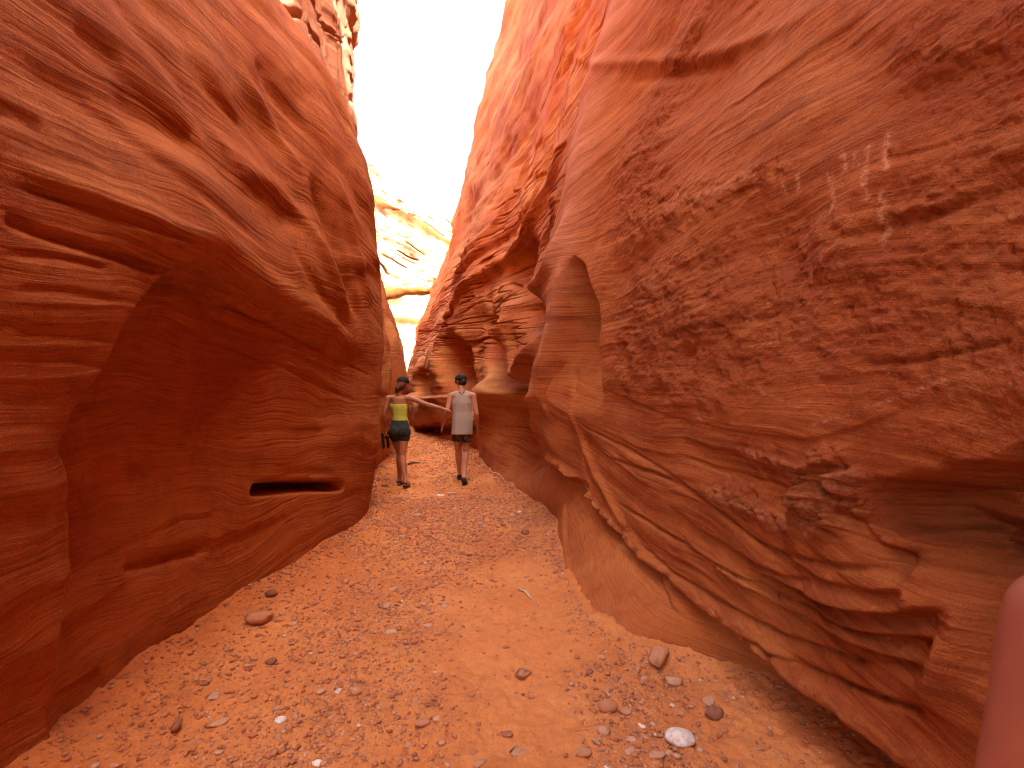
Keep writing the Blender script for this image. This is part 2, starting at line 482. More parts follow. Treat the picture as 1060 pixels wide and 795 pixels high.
# upper flowing relief
W.groove([(78, 34), (105, 55), (130, 72)], .07, -.035)
W.groove([(-10, 112), (18, 122), (50, 142)], .04, -.035)
W.groove([(262, 60), (290, 100), (322, 138)], .10, -.08)
W.groove([(240, 60), (275, 110), (300, 150), (320, 180)], .08, .06)
W.ell((288, 135), (312, 165), (266, 150), -.08)
W.ell((250, 125), (280, 160), (225, 150), -.07)
W.ell((300, 222), (330, 250), (280, 242), -.11)
W.ell((240, 215), (275, 260), (205, 235), .09)
W.ell((170, 160), (230, 210), (150, 190), .07)
W.groove([(110, 95), (170, 135), (210, 150)], .10, -.08)
W.groove([(196, 95), (240, 160), (300, 205), (330, 250), (352, 300), (380, 350)], .10, .09)
W.groove([(322, 180), (338, 215), (350, 255), (362, 300), (378, 345)], .13, -.16)
W.groove([(340, 170), (358, 215), (370, 262), (384, 320)], .12, .09)
W.groove([(300, 250), (330, 300), (370, 350)], .08, -.05)
W.groove([(130, 20), (200, 60), (260, 130)], .12, .06)
W.groove([(0, 60), (100, 120), (200, 200), (280, 260)], .05, -.03)
W.groove([(0, 165), (100, 205), (200, 245)], .05, .03)
# far flutes beyond the corner
for (yc, a, wd) in ((6.9, -.12, .35), (7.6, .06, .3), (8.9, .12, .35), (9.6, -.12, .3), (10.6, .15, .4), (11.8, -.15, .4), (13.5, .2, .5)):
    lean = yc + .25 * (W.Z - 1.5) + .12 * per2(W.Z * .8, W.Z * 0 + yc, 61)
    W.o += a * np.exp(-((W.Y - lean) / wd) ** 2) * sst(5.5, 3.5, W.Z)
# general undulation stretched along the beds
bed = bedding(W.Y, W.Z, .02, 21, .22)
W.o *= .55
W.o += near * (.035 * fbm(W.Y * .7, bed * 1.3, 41, 2) + .005 * fbm(W.Y * .8, bed * 5, 45, 2))
fl = np.abs(per2(W.Y * 1.1 + .5 * W.Z, bed * 1.9, 51))
W.o -= near * .022 * (1 - sst(0, .6, fl)) * sst(2.3, 3.0, W.Z)
s1, s2, s3, s4 = strata(bed, W.Y, W.Z, 100)
lo_ = sst(2.4, 1.7, W.Z)
W.o += near * (.006 * s1 * lo_ + .0022 * s2 * (.3 + lo_) + .0022 * s3 + .0012 * s4)
rough = np.clip(.22 + .3 * fbm(W.Y * .8, W.Z * .8, 71, 3), .05, 1)
zero = np.zeros_like(W.Y)
stL = np.zeros_like(W.Y)
left, XL = W.build('canyon_wall', M_ROCK, {'bed': bed, 'rough': rough, 'stain': stL, 'skylit_pink': zero, 'band': .30 + .70 * sst(1.5, 2.6, W.Z + .25 * fbm(W.Y * .6, W.Z * .8, 81, 2))})
tag(left, 'tall red sandstone canyon wall on the left with an arched alcove under its brow', 'rock wall', kind='structure')
WL = W

# ================================================================= RIGHT WALL
ykR = [-14, -4, 0, 1.5, 2.2, 3.2, 4.2, 5.0, 5.6, 6.3, 7.5, 8.5, 9.2, 10.5, 11.7, 14, 18, 25, 40]
F =   [-4.5, .4, 1.66, 1.46, 1.27, 1.0, .76, .52, .32, .26, .08, -.18, -.38, -.62, -.88, -1.75, -2.95, -4.8, -8.0]  # unseen bend behind the viewpoint, shaped to block light from the back
offn = [.05, .05, .03, .0, .0, 0, .05, .16, .22, .05, -.15, -.35, -.3, .9, 9, 24]  # overhead and out of view, leans in to darken the near canyon
off2 = [.05, .05, .03, .0, .0, 0, .05, .17, .37, .52, .58, .65, .85, 1.2, 1.7, 2.2]  # upper part out of view kept steep to block sun and sky
offm = [.16, .16, .15, .14, .08, 0, .02, .10, .30, .55, .82, 1.25, 1.9, 2.9, 4.4, 6.4]
offf = [-.02, -.02, 0, .02, .02, 0, .06, .22, .45, .70, .95, 1.32, 1.95, 2.95, 4.45, 6.4]
offg = [-.02, -.02, 0, .02, .02, 0, .05, .18, .38, .58, .80, 1.08, 1.65, 2.7, 4.3, 6.3]
R = []
for y, f in zip(ykR, F):
    a = np.array(offn if y < 2 else off2 if y < 3.5 else [p * .7 + q * .3 for p, q in zip(off2, offm)] if y < 4.5 else offm if y < 7 else offg if y < 8 else offf)
    R.append(list(f + a))
ysR = spacing([(-14, -1, .5, .1), (-1, 1.0, .06, .015), (1.0, 3.4, .0055, .0085), (3.4, 6.4, .009, .014), (6.4, 12, .02, .03), (12, 20, .05, .1), (20, 40, .3, 1)])
W = Wall(-1, ykR, ZK, R, ysR, zs)
Y, Z = W.Y, W.Z
near = sst(.6, 1.3, Y)
# lip and the apron beneath it
lipz = pchip([-14, 1, 2.15, 2.7, 3.25, 3.9, 5.0, 5.5, 6.2, 7.2, 8.4, 40], [.25, .22, .24, .28, .36, .44, .62, .72, .68, .45, .0, -.3], ysR)[:, None]
lipz = lipz + .02 * fbm(Y * 2.2, Z * 0 + 3.3, 8, 4)
basex = pchip([-14, .5, 2, 2.5, 2.75, 2.92, 3.02, 3.15, 3.5, 4, 5, 5.9, 6.5, 7.5], [2.2, 1.95, 1.75, 1.58, 1.36, 1.04, .78, .56, .47, .44, .46, .50, .42, .12], ysR)[:, None]
t = np.clip(Z / np.maximum(lipz, .05), -.4, 1)
under = W.base + .13 * sst(7, 4.5, Y) + .10 * sst(3.3, 2.5, Y)
prof = np.where(t > 0, t ** 1.25, t * .3)
U = basex + (under - basex) * prof
m = sst(.0, .035, lipz - Z) * sst(7.4, 6.3, Y) * sst(-1, .5, Y)
Xn = W.X * (1 - m) + U * m
W.X = Xn.astype(np.float32)
# lip itself juts out a little and is broken
W.o += .05 * np.exp(-((Z - lipz - .03) / .05) ** 2) * sst(7, 5.5, Y) * (1 + .8 * fbm(Y * 5, Z * 9, 14, 3)) * near
above = sst(-.01, .05, Z - lipz)
# pillar ridge
W.groove([(655, -30), (638, 20), (618, 100), (603, 190), (585, 290), (566, 370), (556, 430)], .34, .10, wob=.1, taper=.0)
W.groove([(590, 40), (575, 120), (556, 200), (535, 280)], .5, -.05)
# niche
D = W.inside([(600, 266), (611, 285), (619, 320), (622, 380), (622, 420), (600, 432), (578, 425), (566, 398), (570, 365), (580, 325), (590, 285)])
W.o -= .60 * sst(-.02, .17, D) * sst(1.2, 2.6, Z)
W.o -= .05 * sst(-.02, .08, D) * sst(1.2, 1.9, Z)
DN = D
W.ell((601, 296), (611, 298), (600, 272), -.30, 2)
# broken block under the niche
W.step([(560, 472), (575, 486), (598, 494), (612, 500)], .03, .12, .15)
W.groove([(588, 405), (603, 460), (632, 512), (652, 548)], .035, .045, taper=.1)
W.groove([(575, 380), (592, 430), (604, 480), (625, 520)], .03, -.04, taper=.1)
W.groove([(563, 400), (560, 440), (562, 480)], .08, .10)
W.groove([(572, 372), (566, 398), (568, 430)], .03, -.08)
# scallops and fins farther in
W.ell((530, 440), (556, 440), (528, 392), -.75, 2)
W.groove([(560, 320), (548, 370), (520, 400), (500, 420), (503, 470)], .16, .22, wob=.15)
W.groove([(545, 300), (520, 340), (507, 385), (500, 430)], .25, .18, wob=.2)
W.ell((508, 368), (520, 368), (508, 335), -.85, 2)
W.ell((470, 372), (485, 374), (472, 345), -.95, 2)
W.ell((540, 275), (556, 250), (530, 262), -.34, 1.6)
W.ell((548, 322), (560, 322), (546, 296), -.36, 1.6)
W.groove([(600, 120), (570, 200), (540, 250), (500, 290), (470, 330), (455, 370)], .16, .20, wob=.2)
W.groove([(575, 130), (545, 215), (505, 262), (475, 300)], .14, -.16, wob=.2)
W.groove([(560, 100), (520, 220), (490, 262), (462, 300)], .16, .14, wob=.2)
W.groove([(600, 210), (572, 280), (545, 310), (515, 320)], .12, .12)
W.groove([(592, 150), (575, 225), (560, 262), (548, 330)], .10, -.10)
W.ell((442, 398), (448, 398), (442, 384), -1.2, 1.5)
DS = W.inside([(438, 405), (455, 409), (482, 409), (492, 440), (462, 436), (437, 447)])
W.o += .30 * sst(0, .10, DS)
W.o[DS > 0] += 0
W.groove([(437, 447), (460, 444), (480, 438)], .12, -.30, wob=.1, taper=0)
# recess at the right edge with broken shelves
D = W.inside([(905, 498), (950, 490), (1000, 478), (1100, 455), (1200, 470), (1200, 760), (1080, 745), (1000, 720), (960, 640), (935, 590), (890, 545)])
Dw = D + .03 * fbm(Y * 6, Z * 8, 15, 4)
wd_ = .045 + .13 * sst(1.15, .9, Z)
W.o -= .36 * np.clip((Dw + .005) / wd_, 0, 1) ** 1.5 * (1 - .35 * sst(.1, .5, D))
W.groove([(940, 555), (1000, 560), (1060, 545), (1120, 520)], .035, .07, taper=.1)
W.groove([(900, 575), (960, 572), (1010, 560)], .03, -.08, taper=.1)
W.groove([(985, 590), (975, 680), (960, 740)], .05, .07)
W.groove([(880, 520), (930, 545), (1000, 545), (1060, 535)], .03, -.06)
# main broken ledges
for pts_, w_, d_ in (([(905, 500), (880, 530), (900, 570), (935, 600)], .03, -.06), ([(940, 520), (985, 530), (1020, 528), (1070, 515)], .022, -.09),
                    ([(620, 470), (700, 500), (780, 560), (860, 585), (930, 590)], .012, -.03), ([(640, 520), (700, 560), (760, 600), (850, 640)], .012, -.035),
                    ([(660, 560), (720, 610), (800, 660), (900, 690)], .014, -.04), ([(740, 640), (800, 680), (880, 715), (950, 740)], .014, -.045),
                    ([(600, 440), (660, 470), (720, 510)], .012, -.02), ([(580, 520), (610, 560), (650, 610)], .02, .03)):
    W.groove(pts_, w_, d_, taper=.15)
W.step([(950, 690), (880, 668), (800, 630), (740, 590), (700, 550)], .02, .06, .12, up=.02, upw=.05)
W.step([(960, 660), (900, 655), (850, 640), (800, 612)], .015, .05, .08, up=.02, upw=.04)
W.step([(840, 600), (800, 590), (740, 560), (690, 520)], .02, .04, .12)
W.step([(980, 628), (900, 634), (850, 622), (800, 600), (760, 585)], .02, .08, .16, up=.03, upw=.05)
W.step([(935, 610), (880, 606), (835, 590), (790, 560)], .02, .05, .10)
W.step([(720, 640), (680, 590), (640, 545), (610, 510)], .02, .05, .1, up=.02, upw=.04)
W.step([(1000, 480), (940, 490), (885, 494), (800, 480), (700, 450)], .02, .03, .2)
W.step([(960, 410), (900, 440), (820, 452), (700, 430), (620, 400)], .01, .012, .1)
# crust and nodules
def crust(c, a, b, amp, seed):
    C, A, B = W.at(c), W.at(a), W.at(b)
    I = np.linalg.inv(np.column_stack([A - C, B - C]))
    dy = Y - C[0]; dz = Z - C[1]
    r2 = (I[0, 0]*dy + I[0, 1]*dz) ** 2 + (I[1, 0]*dy + I[1, 1]*dz) ** 2
    k = np.exp(-1.0 * r2 ** 1.6) * sst(-.9, .2, fbm(Y * 9, Z * 9, seed, 3))
    W.o += amp * k * (.9 - .8 * np.abs(fbm(Y * 8, Z * 8, seed + 4, 4, .6)) + .10 * per2(Y * 40, Z * 40, seed + 9))
    return np.clip(k, 0, 1)
cr = crust((862, 512), (892, 500), (866, 550), .17, 200)
cr = np.maximum(cr, crust((835, 535), (858, 525), (836, 560), .08, 210))
cr = np.maximum(cr, crust((775, 522), (815, 540), (770, 500), .045, 220))
cr = np.maximum(cr, crust((748, 515), (770, 520), (745, 500), .04, 230))
cr = np.maximum(cr, .7 * crust((790, 475), (830, 485), (790, 455), .025, 240))
cr = np.maximum(cr, .6 * crust((780, 190), (825, 165), (785, 205), .03, 250))
cr = np.maximum(cr, .5 * crust((860, 480), (890, 470), (862, 460), .03, 260))
cr = np.maximum(cr, .5 * crust((700, 215), (760, 195), (705, 240), .025, 270))
# hollows of the rough face
W.ell((800, 255), (840, 245), (805, 300), -.06)
W.ell((820, 290), (860, 285), (830, 320), -.04)
W.ell((930, 90), (1010, 70), (930, 130), -.05)
W.ell((880, 60), (930, 40), (885, 90), -.04)
W.ell((700, 90), (760, 60), (705, 120), -.06)
W.ell((880, 420), (1000, 430), (880, 330), .05)
W.ell((690, 330), (760, 320), (690, 230), .05)
W.groove([(540, 40), (600, 60), (700, 60), (800, 30), (880, -10)], .05, .03)
W.groove([(640, 85), (720, 75), (760, 60)], .04, -.025)
W.groove([(860, 250), (940, 230), (1060, 190)], .02, -.025)
W.groove([(880, 380), (960, 372), (1060, 350)], .012, -.02)
# dips: beds climb away from the viewer low down
dipf = .16 * sst(2.6, .6, Z)
bed = bedding(Y, Z, 0, 321, .16) - dipf * (Y - 2)
wface = sst(5.3, 3.5, Y)               # rough near face
hi = sst(1.0, 1.8, Z)
fo = fbm(Y * 1.3, bed * 3.0, 141, 4)
W.o += near * above * (.04 * fbm(Y * .9, bed * 1.6, 131, 2) + .010 * fo)
patch = .25 + .75 * sst(-.25, .45, fbm(Y * .55, Z * .7, 155, 3) + .5 * np.exp(-((Y - 2.6) / .9) ** 2 - ((Z - 2.1) / .6) ** 2))
rf = fbm(Y * 5, Z * 6, 151, 5, .6) * patch
W.o += near * wface * hi * (.022 * rf + .006 * np.abs(fbm(Y * 11 + bed * 4, bed * 16, 161, 4)) * patch)
# small pimples of harder rock
pm = sst(.55, .95, per2(Y * 34, Z * 34, 171)) * sst(.1, .5, fbm(Y * 2.2, Z * 2.2, 172, 3))
W.o += near * wface * .012 * pm
s1, s2, s3, s4 = strata(bed, Y, Z, 300)
low = sst(1.7, .9, Z) * above
W.o += near * above * (.006 * s1 + .003 * s2 + .002 * s3 + .001 * s4)
W.o += near * low * wface * (.014 * s1 + .013 * s2 + .007 * s3)
W.o += near * hi * wface * (.006 * s2 + .003 * s3)
# flaking beds of the far part
b2 = Z + .05 * per2(Y * .35, Z * .5, 333) - .06 * (Y - 6)
f1, f2, f3, f4 = strata(b2 * .8, Y, Z, 340)
farm = sst(5.4, 6.4, Y) * sst(1.7, 2.7, Z)
fm = sst(-.4, .4, per2(Y * .25, Z * .6, 347))
W.o += farm * (.030 * f1 + .020 * f2 * fm + .010 * f3)
for fy, fz, dd, sd_ in ((.20, 2.1, .10, 345), (.32, 4.3, .06, 348), (.5, 8, .03, 351)):
    lf = np.abs(per2(Y * fy, b2 * fz, sd_))
    W.o -= farm * dd * (1 - sst(0, .10, lf)) * sst(-.1, .3, per2(Y * .3, b2 * .9, sd_ + 1))
W.o += sst(10, 14, Y) * (.5 * fbm(Y * .12, Z * .22, 353, 3) - .5 * sst(5, 13, Z))
# long steep flutes on the far part
sl = Y - .9 * (Z - 2)
W.o += sst(5.4, 6.4, Y) * (.10 * fbm(sl * .45, Z * .22, 181, 2) + .025 * (1 - 2 * np.abs(per2(sl * 1.3, Z * .35, 185))) + .012 * per2(sl * 3.4, Z * .8, 188)) * sst(.5, 2.2, Z)
# apron: smooth with soft folds
ap = m * sst(2.7, 3.2, Y)
W.o += ap * (.045 * per2(Y * 1.4 + Z * 2.2, Z * 1.6, 191) + .004 * per2(Y * 5 + Z * 7, Z * 4, 192))

rough = np.clip(.12 + wface * hi * patch * 1.0 + .45 * low * wface + cr , .05, 1.6)
# pale mineral drips high on the face
stain = np.zeros_like(Y)
def drip(pts, w, f=1.0):
    P = W.curve(pts) if len(pts) > 2 else np.array([W.at(p) for p in pts])
    d, _, t_ = W.dist(P)
    global stain
    stain = np.maximum(stain, f * np.exp(-(d / w) ** 2) * sst(-1.4, -.2, fbm(Y * 25, Z * 12, 17, 2)))
for p in ([(861, 180), (863, 200), (862, 222)], [(876, 158), (878, 170), (876, 182)], [(902, 152), (900, 178), (902, 205)], [(921, 140), (920, 160), (922, 172)],
          [(914, 200), (913, 225), (916, 252)], [(888, 160), (892, 172)], [(811, 182), (812, 200)], [(827, 180), (826, 196)]):
    drip(p, .012, .95)
for p in ([(850, 440), (900, 425), (960, 402), (1010, 385), (1050, 378)], [(775, 398), (820, 415), (860, 432)], [(905, 330), (940, 318)],
          [(620, 442), (680, 462), (720, 480), (750, 492)], [(780, 360), (830, 350), (850, 356)], [(1060, 470), (1120, 460)],
          [(640, 560), (690, 600), (740, 640)], [(600, 500), (640, 540)]):
    drip(p, .006, .5)
for p in ([(742, 512), (780, 528), (820, 548)], [(838, 548), (860, 520), (888, 490)], [(700, 215), (790, 178)], [(780, 470), (820, 485)]):
    drip(p, .03, .38)
rr = np.random.default_rng(5)
sp = sst(.62, .9, per2(Y * 40, Z * 40, 173)) * sst(.15, .5, fbm(Y * 1.8, Z * 1.8, 174, 3)) * wface
stain = np.maximum(stain, .8 * sp)
pk_, _, tt_ = W.dist(W.curve([(655, -30), (638, 20), (618, 100), (603, 190), (585, 290), (566, 370)]))
skylit_pink = np.exp(-(pk_ / .30) ** 2) * sst(1.4, 2.4, Z) * .7 * sst(.05, -.02, DN)  # skylight on the pillar ridge, painted as a paler pink
right, XR = W.build('canyon_wall', M_ROCK, {'bed': bed, 'rough': rough, 'stain': stain, 'skylit_pink': skylit_pink, 'band': np.clip(1 - .75 * ap - .35 * wface * hi, .2, 1)})
tag(right, 'tall red sandstone canyon wall on the right with a pointed niche and an overhanging lip', 'rock wall', kind='structure')
WR = W

def wall_x(Wl, X, y, z):
    i = int(np.clip(np.searchsorted(Wl.ys, y), 0, len(Wl.ys) - 1)); j = int(np.clip(np.searchsorted(Wl.zs, z), 0, len(Wl.zs) - 1))
    return float(X[i, j])

# ================================================================== GROUND
xs = spacing([(-400, -14, 60, 4), (-14, -4, 1.0, .1), (-4, -2.4, .05, .02), (-2.4, 2.0, .011, .011), (2.0, 4, .05, .3), (4, 400, 2, 60)])
yg = spacing([(-60, -4, 8, .5), (-4, 1.5, .2, .02), (1.5, 4.5, .009, .012), (4.5, 12, .02, .05), (12, 40, .1, 1), (40, 600, 3, 60)])
GY, GX = np.meshgrid(yg, xs, indexing='ij')
def ground_h(x, y):
    x = np.asarray(x, np.float32); y = np.asarray(y, np.float32)
    h = .030 * fbm(x * .8, y * .7, 401, 3) + .012 * fbm(x * 3, y * 3, 405, 4, .6)
    xl = np.interp(y, WL.ys, XL[:, int(np.searchsorted(WL.zs, .05))])
    xr = np.interp(y, WR.ys, XR[:, int(np.searchsorted(WR.zs, .05))])
    dl = np.maximum(x - xl, 0); dr = np.maximum(xr - x, 0)
    inside = (y < 40) & (y > -10)
    h = h + inside * ((.09 + .05 * per2(y * 1.3, y * 0, 407)) * np.exp(-dl / .22) + (.06 + .04 * per2(y * 1.7, y * 0 + 4, 408)) * np.exp(-dr / .18))
    h = h + .9 * sst(40, 60, y) * ((y - 40) / 20)
    return h
GH = ground_h(GX, GY)
nearm = sst(14, 6, np.abs(GY - 1))
GH = GH + nearm * .009 * np.maximum(fbm(GX * 16, GY * 16, 411, 4, .65), -.6)
def gravel_density(x, y):
    c = -.35 - .0 * x
    band = np.exp(-((x + .9) / .55) ** 2) * 1.0 + np.exp(-((x - .55) ** 2 / .16 + (y - 2.55) ** 2 / .35)) * 1.2 + .55 * sst(4.2, 5.2, y)
    clear = np.exp(-((x - .12) / .22) ** 2) * sst(4.6, 3.6, y)
    foot = .5 * np.exp(-((x + 1.75) / .14) ** 2) * sst(6, 5, y)
    return np.clip(.16 + foot + .75 * band - .9 * clear + .45 * fbm(x * 1.7, y * 1.7, 421, 3), 0, 1)
gv = gravel_density(GX, GY)
v, q = surf(np.stack([GX, GY, GH], -1))
me = mesh_np('ground', v, q[:, ::-1], M_SAND, {'gravel': gv})
ground = link(bpy.data.objects.new('ground', me)); tag(ground, 'sandy red canyon floor strewn with fine gravel', 'ground', kind='structure')
def gh(x, y):
    return float(ground_h(np.array([x]), np.array([y]))[0])

def to_ground(px, py):
    Yd = EYE * FPX / max(py - 397.5, 1)
    x = (px - 530) / FPX * Yd
    for _ in range(3):
        h = gh(x, Yd); Yd = (EYE - h) * FPX / (py - 397.5); x = (px - 530) / FPX * Yd
    return x, Yd

# ================================================================== FAR ROCKS
# tall block behind the left rim
def block(name, cx, cy, rx, ry, z0, z1, mat, seed, label, nth=420, nz=420):
    th = np.linspace(.5 * np.pi, 2.5 * np.pi, nth); z = np.linspace(z0, z1, nz)
    T, Zb = np.meshgrid(th, z, indexing='ij')
    c, s = np.cos(T), np.sin(T)
    rr_ = (np.abs(c) ** 4 + np.abs(s) ** 4) ** -.25
    x = cx + rx * rr_ * c; y = cy + ry * rr_ * s
    wob = 1 + .10 * fbm(c * 1.5 + 5, s * 1.5 + Zb * .12, seed, 4)
    b = Zb + .05 * x + .25 * fbm(x * .15, y * .15, seed + 3, 3)
    s1, s2, s3, s4 = strata(b * .35, x, y, seed)
    cr_ = fbm(T * 6, Zb * .3, seed + 8, 5, .6)
    k = wob + .035 * s1 + .02 * s2 + .016 * cr_
    topr = 1 - .6 * sst(z1 - 2.5, z1, Zb) ** 2
    k = k * topr
    jt = 1 - .10 * (1 - sst(0, .09, np.abs(per2(T * 2.2 + Zb * .06, Zb * .09, seed + 12)))) - .06 * (1 - sst(0, .1, np.abs(per2(T * 1.2, b * .5, seed + 13))))
    k = k * jt
    x = cx + (x - cx) * k; y = cy + (y - cy) * k
    P = np.stack([x, y, Zb], -1)
    v, q = surf(P)
    me = mesh_np(name, v, q, mat, {'bed': b * .5, 'rough': np.full_like(b, .7), 'band': np.full_like(b, .8)})
    # cap
    o = link(bpy.data.objects.new(name, me))
    bm = bmesh.new(); bm.from_mesh(me); bmesh.ops.remove_doubles(bm, verts=bm.verts, dist=1e-4)
    bmesh.ops.holes_fill(bm, edges=[e for e in bm.edges if e.is_boundary], sides=0)
    bm.to_mesh(me); bm.free()
    tag(o, label, 'rock', kind='structure')
    return o
block('rock_tower', -8.1, 14.5, 3.2, 3.4, 4, 26, M_BLOCK, 500, 'tall pinkish sandstone block rising behind the rim of the left wall', 420, 700)
block('sky_block_massif', -10.6, 7.2, 4.6, 5.0, 4, 24, M_BLOCK, 520, 'high sandstone shoulder added above the left wall to block sky light', 300, 400)  # added mostly out of view to keep sky light off the far right wall

# far sunlit cliff
cx_ = np.linspace(-45, 12, 900); cz_ = np.concatenate([np.linspace(-1, 37, 760)])
CX, CZ = np.meshgrid(cx_, cz_, indexing='ij')
top = np.interp(CX, [-45, -24, -20, -17.7, -15.5, -14, -12.6, -11.7, -10.4, -8.8, 0, 12], [36, 35.5, 33, 29.8, 27.6, 25.4, 24.2, 23.2, 23.9, 24.1, 26, 27]) + .4 * fbm(CX * .5, CX * 0, 601, 4)
lowsl = sst(13.0, 2, CZ)
cb = CZ + .55 * (CX + 12) * sst(13.5, 17, CZ) + .06 * CX + .5 * fbm(CX * .12, CZ * .12, 605, 3)
s1, s2, s3, s4 = strata(cb * .22, CX, CZ, 610)
CY = 58 + .45 * CZ - 9 * lowsl + 1.0 * s1 + .35 * s2 + 1.8 * fbm(CX * .13, CZ * .09, 621, 3) + .2 * fbm(CX * .9, cb * .6, 625, 3)
band = np.exp(-((CZ - 12.9 - .12 * (CX + 11) - .25 * fbm(CX * .5, CX * 0, 627, 3)) / .27) ** 2)
CY = CY + 1.1 * band
jn = (1 - sst(0, .10, np.abs(per2(CX * .10 + CZ * .07, cb * .42, 631)))) * sst(-.1, .3, per2(CX * .2, CZ * .2, 632))
CY = CY + .8 * jn
pt = sst(.12, .5, fbm(CX * .22 + CZ * .10, cb * .33, 641, 4)) * sst(14, 15.5, CZ)
stc = np.clip(band * 1.2 + .8 * jn + .75 * pt, 0, 1)
over = np.maximum(CZ - top, 0)
CZ2 = np.minimum(CZ, top + over * .12)
CY = CY + over * 3.5
P = np.stack([CX, CY, CZ2], -1)
v, q = surf(P)
me = mesh_np('cliff', v, q[:, ::-1], M_CLIFF, {'stain': stc})
cl = link(bpy.data.objects.new('cliff', me)); tag(cl, 'pale sunlit sandstone cliff far beyond the end of the canyon', 'cliff', kind='structure')

# ================================================================== STONES
def rock_mesh(name, seed, flat=.5, angular=0.0, mat=None, sub=3):
    bm = bmesh.new(); r = random.Random(seed)
    if angular:
        for i in range(26):
            d = Vector((r.uniform(-1, 1), r.uniform(-1, 1), r.uniform(-1, 1)))
            d.normalize(); bm.verts.new((d.x * r.uniform(.8, 1), d.y * r.uniform(.5, .8), d.z * flat * r.uniform(.8, 1)))
        bmesh.ops.convex_hull(bm, input=bm.verts)
        bmesh.ops.delete(bm, geom=[v for v in bm.verts if not v.link_faces], context='VERTS')
        bmesh.ops.bevel(bm, geom=list(bm.edges), offset=.07, segments=2, affect='EDGES', clamp_overlap=True)
    else:
        bmesh.ops.create_icosphere(bm, subdivisions=sub, radius=1)
        off = r.uniform(0, 50); sx = r.uniform(.6, .9)
        from mathutils import noise
        for vt in bm.verts:
            p = vt.co.copy()
            k = 1 + .22 * noise.noise(p * 1.1 + Vector((off, 0, 0))) + .07 * noise.noise(p * 3 + Vector((0, off, 0)))
            vt.co = Vector((p.x * k, p.y * k * sx, max(p.z, -.8) * k * flat))
    me = bpy.data.meshes.new(name); bm.to_mesh(me); bm.free()
    for p in me.polygons: p.use_smooth = True
    if mat: me.materials.append(mat)
    return me

LIB = {}
for key, mat in (('red', M_STONE), ('pale', M_PALE), ('white', M_WHITE), ('dark', M_DARKST)):
    LIB[key] = ([rock_mesh('stone', 10 + i, .45 + .1 * (i % 3), 0, mat) for i in range(5)] +
                [rock_mesh('stone', 40 + i, .35 + .1 * (i % 3), 1, mat) for i in range(5)])
placed = []
def stone(x, y, size, key, label, group=None, shape=None, sq=1.0, rz=None, tilt=(0, 0), sink=.25, name='stone', cat='stone'):
    me = LIB[key][shape if shape is not None else random.randrange(10)]
    o = bpy.data.objects.new(name, me)
    s = size / 2
    o.scale = (s, s * random.uniform(.85, 1.1), s * sq)
    o.rotation_euler = (tilt[0], tilt[1], random.uniform(0, 6.28) if rz is None else rz)
    o.location = (x, y, gh(x, y) + s * sq * .5 * (1 - 2 * sink) + abs(math.sin(tilt[1])) * s * .5)
    link(o); tag(o, label, cat, group)
    placed.append((x, y, s))
    return o
def mpx(w, y): return w / FPX * y     # apparent width to metres
